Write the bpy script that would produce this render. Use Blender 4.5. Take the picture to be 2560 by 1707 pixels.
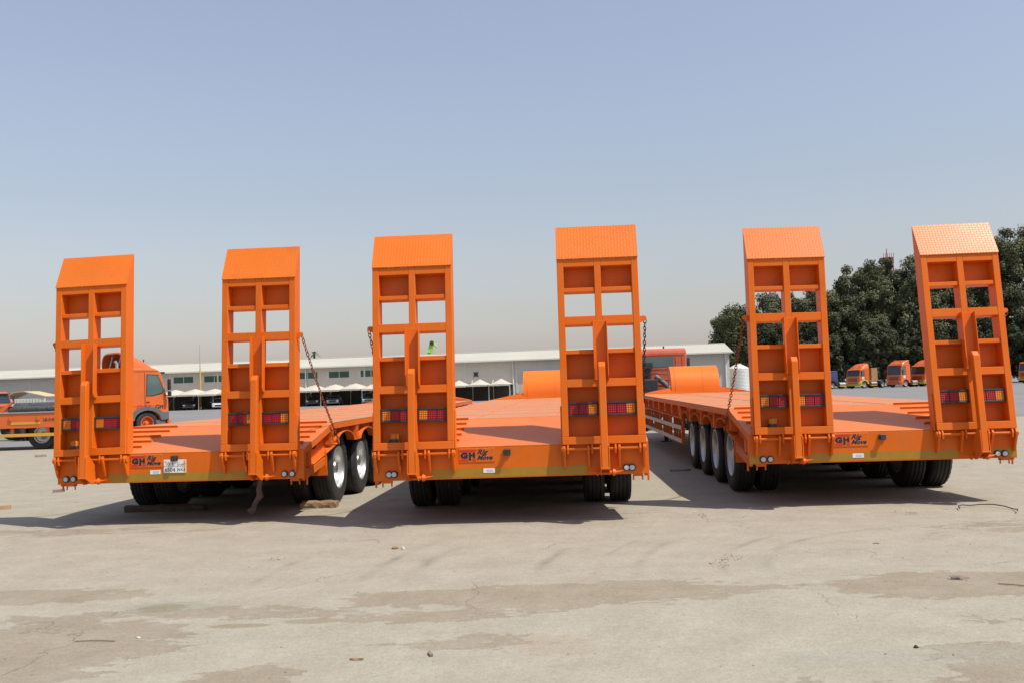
import bpy, bmesh, math, random
import numpy as np
from mathutils import Vector, Matrix, noise

random.seed(11)
R = math.radians
scene = bpy.context.scene
for o in list(bpy.data.objects):
    bpy.data.objects.remove(o, do_unlink=True)
COL = scene.collection

# ------------------------------------------------------------------ camera
CAM_H, PITCH, ROLL = 1.4528, 0.0476, -0.0331
cam_d = bpy.data.cameras.new('camera')
cam_d.sensor_width = 36.0
cam_d.lens = 36.0 * 2507.0 / 2560.0
cam_d.clip_start = 0.1
cam_d.clip_end = 6000
cam = bpy.data.objects.new('camera', cam_d)
COL.objects.link(cam)
_f = Vector((0, math.cos(PITCH), math.sin(PITCH)))
_u = Vector((0, -math.sin(PITCH), math.cos(PITCH)))
_r = Vector((1, 0, 0))
_r2 = _r * math.cos(ROLL) + _u * math.sin(ROLL)
_u2 = -_r * math.sin(ROLL) + _u * math.cos(ROLL)
cam.matrix_world = Matrix(((_r2.x, _u2.x, -_f.x, 0), (_r2.y, _u2.y, -_f.y, 0), (_r2.z, _u2.z, -_f.z, CAM_H), (0, 0, 0, 1)))
scene.camera = cam

# ------------------------------------------------------------------ sky and sun
SUN_EL, SUN_AZ = R(57.6), R(119.7)          # azimuth clockwise from +Y
world = bpy.data.worlds.new('World')
scene.world = world
world.use_nodes = True
wn = world.node_tree.nodes
wl = world.node_tree.links
sky = wn.new('ShaderNodeTexSky')
sky.sky_type = 'NISHITA'
sky.sun_disc = False
sky.sun_elevation = SUN_EL
sky.sun_rotation = SUN_AZ
sky.altitude = 900
sky.air_density = 2.2
sky.dust_density = 2.8
sky.ozone_density = 2.0
# milky desert haze: the whole sky washed out and a touch bluer, evenly in every direction
hs = wn.new('ShaderNodeHueSaturation'); hs.inputs['Saturation'].default_value = 0.6
wl.new(sky.outputs[0], hs.inputs['Color'])
tint = wn.new('ShaderNodeMix'); tint.data_type = 'RGBA'; tint.blend_type = 'MULTIPLY'; tint.inputs[0].default_value = 1.0
tint.inputs[7].default_value = (0.967, 0.998, 1.21, 1)
wl.new(hs.outputs[0], tint.inputs[6])
wl.new(tint.outputs[2], wn['Background'].inputs['Color'])
wn['Background'].inputs['Strength'].default_value = 0.113
S = Vector((math.sin(SUN_AZ) * math.cos(SUN_EL), math.cos(SUN_AZ) * math.cos(SUN_EL), math.sin(SUN_EL)))
sun_d = bpy.data.lights.new('sun', 'SUN')
sun_d.energy = 5.0
sun_d.angle = R(0.55)
sun_d.color = (1.0, 0.955, 0.88)
sun = bpy.data.objects.new('sun', sun_d)
sun.rotation_euler = (-S).to_track_quat('-Z', 'Y').to_euler()
sun.location = S * 60
COL.objects.link(sun)
scene.view_settings.view_transform = 'Standard'
scene.view_settings.look = 'None'
scene.view_settings.exposure = 0.0
scene.view_settings.gamma = 1.0
scene.view_settings.use_curve_mapping = False
scene.render.engine = 'CYCLES'

# ------------------------------------------------------------------ materials
MATS = {}

def new_mat(name):
    m = bpy.data.materials.new(name)
    m.use_nodes = True
    MATS[name] = m
    return m, m.node_tree.nodes, m.node_tree.links, m.node_tree.nodes['Principled BSDF']

def rgba(c, k=1.0):
    return (c[0] * k, c[1] * k, c[2] * k, 1)

def math_node(n, l, op, a, b=None, clamp=False):
    x = n.new('ShaderNodeMath'); x.operation = op; x.use_clamp = clamp
    for i, v in enumerate((a, b)):
        if v is None: continue
        if hasattr(v, 'links'): l.new(v, x.inputs[i])
        else: x.inputs[i].default_value = v
    return x.outputs[0]

def noise_node(n, l, vec, scale, detail=5, rough=0.55):
    t = n.new('ShaderNodeTexNoise')
    t.inputs['Scale'].default_value = scale
    t.inputs['Detail'].default_value = detail
    t.inputs['Roughness'].default_value = rough
    if vec is not None: l.new(vec, t.inputs['Vector'])
    return t.outputs['Fac']

def ramp_node(n, l, fac, lo, hi, a=(0, 0, 0, 1), b=(1, 1, 1, 1)):
    r = n.new('ShaderNodeValToRGB')
    r.color_ramp.elements[0].position = lo; r.color_ramp.elements[0].color = a
    r.color_ramp.elements[1].position = hi; r.color_ramp.elements[1].color = b
    l.new(fac, r.inputs[0])
    return r.outputs['Color']

def mix_col(n, l, fac, a, b, blend='MIX'):
    m = n.new('ShaderNodeMix'); m.data_type = 'RGBA'; m.blend_type = blend
    for sock, v in ((m.inputs[0], fac), (m.inputs[6], a), (m.inputs[7], b)):
        if hasattr(v, 'links'): l.new(v, sock)
        else: sock.default_value = v
    return m.outputs[2]

def world_pos(n):
    return n.new('ShaderNodeNewGeometry').outputs['Position']

def paint(name, base, rough=0.45, metal=0.0, vary=0.12, vscale=2.0, dust=None, dust_amt=0.0, bump=0.02, bscale=40, spec=0.5, coat=0.0, wear=0.0):
    """plain painted / plastic / metal surface with uneven tone, dust film and fine relief"""
    m, n, l, b = new_mat(name)
    pos = world_pos(n)
    f1 = noise_node(n, l, pos, vscale, 6)
    col = mix_col(n, l, ramp_node(n, l, f1, 0.3, 0.7), rgba(base, 1 - vary), rgba(base, 1 + vary))
    if dust:
        f2 = noise_node(n, l, pos, vscale * 3.1, 8, 0.65)
        d = math_node(n, l, 'MULTIPLY', ramp_node(n, l, f2, 0.36, 0.72), dust_amt)
        col = mix_col(n, l, d, col, rgba(dust))
    if wear:
        # run-down dust streaks, grime specks and small chips in the paint
        st = n.new('ShaderNodeMapping'); st.inputs['Scale'].default_value = (22, 22, 1.1)
        l.new(pos, st.inputs['Vector'])
        s1 = ramp_node(n, l, noise_node(n, l, st.outputs[0], 1.0, 5, 0.6), 0.52, 0.74)
        s1 = math_node(n, l, 'MULTIPLY', s1, ramp_node(n, l, noise_node(n, l, pos, 1.9, 3), 0.42, 0.62))
        col = mix_col(n, l, math_node(n, l, 'MULTIPLY', s1, 0.34 * wear), col, (0.40, 0.20, 0.045, 1))
        g1 = ramp_node(n, l, noise_node(n, l, pos, 5.5, 9, 0.72), 0.60, 0.74)
        col = mix_col(n, l, math_node(n, l, 'MULTIPLY', g1, 0.42 * wear), col, (0.27, 0.075, 0.014, 1))
        c1 = ramp_node(n, l, noise_node(n, l, pos, 34, 5, 0.65), 0.70, 0.735)
        c1 = math_node(n, l, 'MULTIPLY', c1, ramp_node(n, l, noise_node(n, l, pos, 2.6, 3), 0.48, 0.6))
        col = mix_col(n, l, math_node(n, l, 'MULTIPLY', c1, 0.75 * wear), col, (0.10, 0.045, 0.025, 1))
    l.new(col, b.inputs['Base Color'])
    f3 = noise_node(n, l, pos, vscale * 6, 4)
    rr = math_node(n, l, 'ADD', math_node(n, l, 'MULTIPLY', f3, 0.22), rough - 0.11)
    l.new(rr, b.inputs['Roughness'])
    b.inputs['Metallic'].default_value = metal
    b.inputs['Specular IOR Level'].default_value = spec
    if coat: 
        b.inputs['Coat Weight'].default_value = coat
        b.inputs['Coat Roughness'].default_value = 0.15
    if bump:
        bn = n.new('ShaderNodeBump'); bn.inputs['Strength'].default_value = bump; bn.inputs['Distance'].default_value = 0.02
        l.new(noise_node(n, l, pos, bscale, 3), bn.inputs['Height'])
        l.new(bn.outputs[0], b.inputs['Normal'])
    return m

def tread_height(n, l, vec, pitch):
    """diamond tread plate: short raised lozenges, alternating direction in a checker; vec in metres"""
    sep = n.new('ShaderNodeSeparateXYZ'); l.new(vec, sep.inputs[0])
    u = math_node(n, l, 'DIVIDE', sep.outputs[0], pitch)
    v = math_node(n, l, 'DIVIDE', sep.outputs[1], pitch)
    fu = math_node(n, l, 'FLOOR', u); fv = math_node(n, l, 'FLOOR', v)
    par = math_node(n, l, 'PINGPONG', math_node(n, l, 'ADD', fu, fv), 1.0)
    sg = math_node(n, l, 'SUBTRACT', math_node(n, l, 'MULTIPLY', par, 2.0), 1.0)
    cu = math_node(n, l, 'SUBTRACT', math_node(n, l, 'SUBTRACT', u, fu), 0.5)
    cv = math_node(n, l, 'MULTIPLY', math_node(n, l, 'SUBTRACT', math_node(n, l, 'SUBTRACT', v, fv), 0.5), sg)
    a = math_node(n, l, 'MULTIPLY', math_node(n, l, 'ADD', cu, cv), 1.35)
    c = math_node(n, l, 'MULTIPLY', math_node(n, l, 'SUBTRACT', cu, cv), 3.8)
    d = math_node(n, l, 'ADD', math_node(n, l, 'MULTIPLY', a, a), math_node(n, l, 'MULTIPLY', c, c))
    return math_node(n, l, 'SUBTRACT', 1.0, math_node(n, l, 'MULTIPLY', d, 1.6), clamp=True)

def tread_paint(name, base, dust, dust_amt, pitch, use_uv, rough, strength):
    m, n, l, b = new_mat(name)
    pos = world_pos(n)
    vec = n.new('ShaderNodeUVMap').outputs[0] if use_uv else n.new('ShaderNodeTexCoord').outputs['Object']
    h = tread_height(n, l, vec, pitch)
    f1 = noise_node(n, l, pos, 1.3, 7, 0.6)
    col = mix_col(n, l, ramp_node(n, l, f1, 0.3, 0.7), rgba(base, 0.92), rgba(base, 1.07))
    f2 = noise_node(n, l, pos, 0.8, 8, 0.7)
    d = math_node(n, l, 'MULTIPLY', ramp_node(n, l, f2, 0.3, 0.7), dust_amt)
    d = math_node(n, l, 'ADD', d, dust_amt * 0.5)
    d = math_node(n, l, 'MULTIPLY', d, math_node(n, l, 'SUBTRACT', 1.0, math_node(n, l, 'MULTIPLY', h, 0.2)))
    # scuffs and grime from wheels and boots
    sc = ramp_node(n, l, noise_node(n, l, pos, 3.4, 10, 0.72), 0.56, 0.72)
    b.inputs['Specular IOR Level'].default_value = 0.28
    col = mix_col(n, l, d, col, rgba(dust))
    col = mix_col(n, l, math_node(n, l, 'MULTIPLY', sc, 0.28), col, (0.26, 0.085, 0.025, 1))
    l.new(col, b.inputs['Base Color'])
    rr = math_node(n, l, 'ADD', math_node(n, l, 'MULTIPLY', f2, 0.25), rough - 0.12)
    l.new(rr, b.inputs['Roughness'])
    bn = n.new('ShaderNodeBump'); bn.inputs['Strength'].default_value = strength; bn.inputs['Distance'].default_value = 0.004
    l.new(h, bn.inputs['Height'])
    l.new(bn.outputs[0], b.inputs['Normal'])
    return m

OR = (0.665, 0.122, 0.003)
DUST = (0.36, 0.27, 0.19)
paint('orange', OR, 0.42, vary=0.07, vscale=1.4, dust=(0.42, 0.25, 0.10), dust_amt=0.16, bump=0.05, bscale=16, spec=0.22, wear=1.0)
paint('orange_side', OR, 0.5, vary=0.1, vscale=1.4, dust=DUST, dust_amt=0.14, bump=0.05, bscale=16, spec=0.3, wear=1.0)
tread_paint('orange_deck', (0.66, 0.128, 0.004), (0.44, 0.26, 0.12), 0.24, 0.045, False, 0.45, 0.35)
tread_paint('orange_deck_dusty', (0.62, 0.138, 0.006), (0.42, 0.29, 0.165), 0.46, 0.045, False, 0.5, 0.3)
tread_paint('orange_tread', (0.68, 0.136, 0.003), (0.46, 0.28, 0.12), 0.10, 0.034, True, 0.38, 0.55)
paint('truck_orange', (0.64, 0.112, 0.006), 0.35, vary=0.06, coat=0.4, dust=DUST, dust_amt=0.15)
paint('truck_red', (0.52, 0.075, 0.025), 0.4, vary=0.06, coat=0.3, dust=DUST, dust_amt=0.2)
paint('truck_blue', (0.03, 0.05, 0.16), 0.45, vary=0.1, dust=DUST, dust_amt=0.15)
paint('black_steel', (0.018, 0.017, 0.016), 0.55, vary=0.25, dust=(0.16, 0.13, 0.1), dust_amt=0.25)
paint('black_plastic', (0.02, 0.02, 0.022), 0.4, vary=0.2, dust=(0.2, 0.17, 0.14), dust_amt=0.15)
paint('grey_plastic', (0.09, 0.095, 0.1), 0.5, vary=0.1, dust=DUST, dust_amt=0.2)
paint('rubber', (0.016, 0.0155, 0.015), 0.75, vary=0.25, vscale=5, dust=(0.09, 0.076, 0.06), dust_amt=0.25, bump=0.06, bscale=70)
paint('aluminium', (0.60, 0.60, 0.58), 0.42, metal=0.9, vary=0.1, vscale=6, dust=(0.4, 0.36, 0.3), dust_amt=0.3)
paint('galvanised', (0.45, 0.46, 0.46), 0.45, metal=0.7, vary=0.15, vscale=6, dust=(0.35, 0.3, 0.25), dust_amt=0.3)
paint('chain_rust', (0.28, 0.075, 0.03), 0.6, metal=0.3, vary=0.4, vscale=30)
paint('chain_dark', (0.035, 0.025, 0.02), 0.55, metal=0.5, vary=0.4, vscale=30)
paint('tape', (0.36, 0.182, 0.004), 0.35, vary=0.08, vscale=9, dust=(0.3, 0.2, 0.1), dust_amt=0.2)
paint('guard_white', (0.58, 0.51, 0.42), 0.5, vary=0.08, vscale=5, dust=DUST, dust_amt=0.35)
paint('white_paint', (0.62, 0.61, 0.57), 0.45, vary=0.06, dust=DUST, dust_amt=0.15)
paint('plate_white', (0.78, 0.78, 0.77), 0.4, vary=0.03, vscale=12, dust=DUST, dust_amt=0.15)
paint('plate_yellow', (0.6, 0.36, 0.02), 0.4, vary=0.05)
paint('yellow', (0.62, 0.33, 0.02), 0.5, vary=0.1, dust=DUST, dust_amt=0.25)
paint('yellow_green', (0.45, 0.40, 0.03), 0.5, vary=0.1, dust=DUST, dust_amt=0.2)
paint('ink_navy', (0.008, 0.012, 0.035), 0.6, vary=0.1)
paint('ink_red', (0.55, 0.02, 0.015), 0.4, vary=0.1)
paint('ink_black', (0.03, 0.03, 0.03), 0.5, vary=0.1)
paint('lens_white', (0.5, 0.53, 0.55), 0.2, vary=0.03, vscale=20)
paint('reflector', (0.8, 0.82, 0.84), 0.15, metal=0.6, vary=0.05)
paint('wood', (0.24, 0.135, 0.06), 0.8, vary=0.35, vscale=9, dust=(0.4, 0.33, 0.25), dust_amt=0.4, bump=0.3, bscale=30)
paint('wood_shaded', (0.09, 0.06, 0.035), 0.85, vary=0.3, vscale=9, bump=0.3, bscale=30)  # same wood, darkened for the trailer shadow that falls on it
paint('wood_crate', (0.33, 0.19, 0.08), 0.8, vary=0.2, vscale=4)
paint('stone', (0.22, 0.16, 0.13), 0.85, vary=0.3, vscale=14, bump=0.4, bscale=50)
paint('stone_light', (0.5, 0.45, 0.38), 0.85, vary=0.2, vscale=20, bump=0.4, bscale=50)
paint('rag', (0.22, 0.16, 0.135), 0.9, vary=0.3, vscale=12, bump=0.4, bscale=60)
paint('wall', (0.53, 0.49, 0.42), 0.85, vary=0.07, vscale=0.35, dust=(0.40, 0.37, 0.32), dust_amt=0.35, bump=0.1, bscale=3)
paint('wall_post', (0.55, 0.53, 0.48), 0.7, vary=0.06)
paint('roof_trim', (0.58, 0.57, 0.52), 0.6, vary=0.06)
paint('window_green', (0.035, 0.09, 0.07), 0.12, vary=0.15, vscale=0.6)
paint('canopy', (0.50, 0.445, 0.355), 0.8, vary=0.06, vscale=0.7, dust=(0.5, 0.45, 0.38), dust_amt=0.3)
paint('shed_roof', (0.55, 0.40, 0.22), 0.7, vary=0.1)
paint('car_white', (0.68, 0.68, 0.68), 0.25, vary=0.03, coat=0.6, dust=DUST, dust_amt=0.1)
paint('car_dark', (0.05, 0.055, 0.065), 0.25, vary=0.05, coat=0.6, dust=DUST, dust_amt=0.15)
paint('car_silver', (0.4, 0.41, 0.42), 0.25, metal=0.5, vary=0.05, coat=0.5)
paint('lime', (0.32, 0.55, 0.06), 0.5, vary=0.1)
paint('tower_red', (0.32, 0.05, 0.04), 0.6, vary=0.1)
paint('tank_white', (0.62, 0.62, 0.58), 0.5, vary=0.04, dust=DUST, dust_amt=0.12)
paint('bark', (0.06, 0.045, 0.035), 0.9, vary=0.3, vscale=2, bump=0.5, bscale=8)
paint('palm_leaf', (0.06, 0.085, 0.03), 0.6, vary=0.3)
paint('shade_brown', (0.085, 0.07, 0.058), 0.9, vary=0.2)  # dark brown standing in for the deep shade under the canopies
paint('pipe_black', (0.035, 0.036, 0.038), 0.6, vary=0.3, vscale=4, dust=(0.2, 0.18, 0.16), dust_amt=0.45)

def glass_mat(name, tint, rough=0.06):
    m, n, l, b = new_mat(name)
    pos = world_pos(n)
    f = noise_node(n, l, pos, 1.2, 3)
    l.new(mix_col(n, l, f, rgba(tint, 0.7), rgba(tint, 1.3)), b.inputs['Base Color'])
    b.inputs['Roughness'].default_value = rough
    b.inputs['Specular IOR Level'].default_value = 0.7
    return m
glass_mat('glass_dark', (0.02, 0.03, 0.03))
glass_mat('glass_grey', (0.09, 0.13, 0.125))

def lens_mat(name, col):
    """moulded lamp lens with a grid of round optics"""
    m, n, l, b = new_mat(name)
    tc = n.new('ShaderNodeTexCoord').outputs['Object']
    sep = n.new('ShaderNodeSeparateXYZ'); l.new(tc, sep.inputs[0])
    def cell(s):
        k = math_node(n, l, 'DIVIDE', s, 0.024)
        return math_node(n, l, 'SUBTRACT', math_node(n, l, 'FRACT', k), 0.5)
    cx, cz = cell(sep.outputs[0]), cell(sep.outputs[2])
    d = math_node(n, l, 'ADD', math_node(n, l, 'MULTIPLY', cx, cx), math_node(n, l, 'MULTIPLY', cz, cz))
    h = math_node(n, l, 'SUBTRACT', 1.0, math_node(n, l, 'MULTIPLY', d, 5.5), clamp=True)
    l.new(mix_col(n, l, h, rgba(col, 0.62), rgba(col, 1.12)), b.inputs['Base Color'])
    b.inputs['Roughness'].default_value = 0.35
    b.inputs['Specular IOR Level'].default_value = 0.3
    bn = n.new('ShaderNodeBump'); bn.inputs['Strength'].default_value = 0.6; bn.inputs['Distance'].default_value = 0.006
    l.new(h, bn.inputs['Height']); l.new(bn.outputs[0], b.inputs['Normal'])
lens_mat('lens_red', (0.36, 0.008, 0.020))
lens_mat('lens_amber', (0.72, 0.19, 0.010))

def roof_mat():
    m, n, l, b = new_mat('roof_sheet')
    tc = n.new('ShaderNodeTexCoord').outputs['Object']
    sep = n.new('ShaderNodeSeparateXYZ'); l.new(tc, sep.inputs[0])
    s = math_node(n, l, 'SINE', math_node(n, l, 'MULTIPLY', sep.outputs[0], 2 * math.pi / 0.25))
    f = noise_node(n, l, tc, 0.12, 6, 0.6)
    l.new(mix_col(n, l, ramp_node(n, l, f, 0.3, 0.7), (0.47, 0.44, 0.34, 1), (0.54, 0.51, 0.40, 1)), b.inputs['Base Color'])
    b.inputs['Roughness'].default_value = 0.55
    bn = n.new('ShaderNodeBump'); bn.inputs['Strength'].default_value = 0.7; bn.inputs['Distance'].default_value = 0.03
    l.new(s, bn.inputs['Height']); l.new(bn.outputs[0], b.inputs['Normal'])
roof_mat()

def leaf_mat(name, c):
    m, n, l, b = new_mat(name)
    pos = world_pos(n)
    f = noise_node(n, l, pos, 0.45, 4)
    f2 = noise_node(n, l, pos, 5.0, 2)
    col = mix_col(n, l, ramp_node(n, l, f, 0.35, 0.65), rgba(c, 0.75), rgba(c, 1.2))
    col = mix_col(n, l, math_node(n, l, 'MULTIPLY', f2, 0.5), col, (0.115, 0.118, 0.07, 1))
    l.new(col, b.inputs['Base Color'])
    b.inputs['Roughness'].default_value = 0.85
    b.inputs['Specular IOR Level'].default_value = 0.1
    return m
leaf_mat('leaf_shade', (0.055, 0.062, 0.032))  # leaf colour darkened to stand for shade low in the tree line
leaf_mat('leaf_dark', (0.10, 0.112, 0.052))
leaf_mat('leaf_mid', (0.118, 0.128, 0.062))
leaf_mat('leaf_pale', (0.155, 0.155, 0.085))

# ------------------------------------------------------------------ mesh helpers
class MB:
    """collects simple solids and links them as ONE mesh object"""
    def __init__(self):
        self.v = []; self.f = []; self.uv = {}
    def add(self, verts, faces):
        k = len(self.v)
        self.v += [tuple(p) for p in verts]
        self.f += [tuple(i + k for i in f) for f in faces]
        return self
    def box(self, x0, x1, y0, y1, z0, z1, M=None):
        vs = [Vector((x, y, z)) for x in (x0, x1) for y in (y0, y1) for z in (z0, z1)]
        if M is not None: vs = [M @ p for p in vs]
        return self.add(vs, [(0, 1, 3, 2), (4, 6, 7, 5), (0, 4, 5, 1), (2, 3, 7, 6), (0, 2, 6, 4), (1, 5, 7, 3)])
    def prism(self, poly, axis, a, b, M=None):
        """polygon extruded along an axis; poly in the other two axes in cyclic order x:(y,z) y:(x,z) z:(x,y)"""
        n = len(poly); vs = []
        for t in (a, b):
            for (p, q) in poly:
                vs.append({'x': Vector((t, p, q)), 'y': Vector((p, t, q)), 'z': Vector((p, q, t))}[axis])
        if M is not None: vs = [M @ p for p in vs]
        fs = [tuple(range(n - 1, -1, -1)), tuple(range(n, 2 * n))]
        fs += [(i, (i + 1) % n, n + (i + 1) % n, n + i) for i in range(n)]
        return self.add(vs, fs)
    def strip(self, line, axis, a, b, th):
        """open polyline thickened by th (offset to its left) and extruded along an axis"""
        pts = [Vector((p[0], p[1])) for p in line]; off = []
        for i, p in enumerate(pts):
            d = (pts[min(i + 1, len(pts) - 1)] - pts[max(i - 1, 0)]).normalized()
            off.append(p + Vector((-d.y, d.x)) * th)
        n = len(pts)
        for i in range(n - 1):
            self.prism([pts[i], pts[i + 1], off[i + 1], off[i]], axis, a, b)
        return self
    def cyl(self, p0, p1, r0, r1=None, n=14, caps=True):
        p0, p1 = Vector(p0), Vector(p1); r1 = r0 if r1 is None else r1
        d = (p1 - p0).normalized()
        e = d.orthogonal().normalized(); g = d.cross(e)
        vs = [p + (e * math.cos(2 * math.pi * i / n) + g * math.sin(2 * math.pi * i / n)) * r for p, r in ((p0, r0), (p1, r1)) for i in range(n)]
        fs = [(i, (i + 1) % n, n + (i + 1) % n, n + i) for i in range(n)]
        if caps: fs += [tuple(range(n - 1, -1, -1)), tuple(range(n, 2 * n))]
        return self.add(vs, fs)
    def tube(self, pts, r, n=8):
        pts = [Vector(p) for p in pts]; rings = []
        e = None
        for i, p in enumerate(pts):
            d = (pts[min(i + 1, len(pts) - 1)] - pts[max(i - 1, 0)]).normalized()
            e = d.orthogonal().normalized() if e is None else (e - d * e.dot(d)).normalized()
            g = d.cross(e)
            rr = r[i] if isinstance(r, (list, tuple)) else r
            rings.append([p + (e * math.cos(2 * math.pi * k / n) + g * math.sin(2 * math.pi * k / n)) * rr for k in range(n)])
        vs = [q for ring in rings for q in ring]
        fs = [(i * n + k, i * n + (k + 1) % n, (i + 1) * n + (k + 1) % n, (i + 1) * n + k) for i in range(len(pts) - 1) for k in range(n)]
        fs += [tuple(range(n - 1, -1, -1)), tuple(range((len(pts) - 1) * n, len(pts) * n))]
        return self.add(vs, fs)
    def lathe(self, prof, axis='z', n=24, origin=(0, 0, 0), closed=False, mod=None):
        """profile (radius, height) spun about an axis through origin"""
        o = Vector(origin); vs = []
        for k in range(n):
            a = 2 * math.pi * k / n
            for j, (r, h) in enumerate(prof):
                if mod: r = mod(k, j, r)
                c, s = r * math.cos(a), r * math.sin(a)
                vs.append(o + {'z': Vector((c, s, h)), 'x': Vector((h, c, s)), 'y': Vector((s, h, c))}[axis])
        m = len(prof); fs = []
        for k in range(n):
            k2 = (k + 1) % n
            for j in range(m if closed else m - 1):
                j2 = (j + 1) % m
                fs.append((k * m + j, k2 * m + j, k2 * m + j2, k * m + j2))
        return self.add(vs, fs)
    def mesh(self, name, mat, smooth=False, bevel=0.0):
        me = bpy.data.meshes.new(name)
        me.from_pydata(self.v, [], self.f)
        bm = bmesh.new(); bm.from_mesh(me)
        bmesh.ops.recalc_face_normals(bm, faces=bm.faces)
        if bevel:
            es = [e for e in bm.edges if len(e.link_faces) == 2 and e.calc_face_angle(0) > 0.6]
            bmesh.ops.bevel(bm, geom=es, offset=bevel, segments=1, affect='EDGES', clamp_overlap=True)
        bm.to_mesh(me); bm.free()
        if smooth:
            me.shade_smooth()
            me.set_sharp_from_angle(angle=R(38))
        me.materials.append(MATS[mat])
        return me
    def build(self, name, mat, parent=None, M=None, smooth=False, bevel=0.0):
        return link(name, self.mesh(name, mat, smooth, bevel), parent, M)

def link(name, me, parent=None, M=None):
    o = bpy.data.objects.new(name, me)
    COL.objects.link(o)
    if parent is not None: o.parent = parent
    if M is not None: o.matrix_basis = M
    return o

def tag(o, label, cat, group=None):
    o['label'] = label; o['category'] = cat
    if group: o['group'] = group
    return o

def thing(name, label, cat, loc=(0, 0, 0), rz=0.0, group=None, M=None):
    o = bpy.data.objects.new(name, None); COL.objects.link(o)
    o.empty_display_size = 0.2
    o.matrix_basis = M if M is not None else Matrix.Translation(loc) @ Matrix.Rotation(rz, 4, 'Z')
    return tag(o, label, cat, group)

def copy_tree(o, parent=None):
    c = o.copy(); COL.objects.link(c); c.parent = parent
    for ch in list(o.children): copy_tree(ch, c)
    return c

def structure(o):
    o['kind'] = 'structure'; return o

def T(x, y, z): return Matrix.Translation((x, y, z))
def RX(a): return Matrix.Rotation(a, 4, 'X')
def RY(a): return Matrix.Rotation(a, 4, 'Y')
def RZ(a): return Matrix.Rotation(a, 4, 'Z')

_txt = {}
def text_mesh(s, mat, size, shear=0.0, offset=0.0, extrude=0.001, spacing=1.0):
    """lettering as a flat mesh in the local x-z plane facing -y"""
    key = (s, mat, size, shear, offset)
    if key in _txt: return _txt[key]
    cu = bpy.data.curves.new('lettering', 'FONT')
    cu.body = s; cu.size = size; cu.shear = shear; cu.offset = offset; cu.extrude = extrude
    cu.space_character = spacing; cu.resolution_u = 3
    ob = bpy.data.objects.new('tmp', cu); COL.objects.link(ob)
    dg = bpy.context.evaluated_depsgraph_get()
    me = bpy.data.meshes.new_from_object(ob.evaluated_get(dg))
    bpy.data.objects.remove(ob, do_unlink=True)
    me.transform(RX(math.pi / 2))
    me.materials.clear(); me.materials.append(MATS[mat])
    me.name = 'lettering'
    _txt[key] = me
    return me

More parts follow.
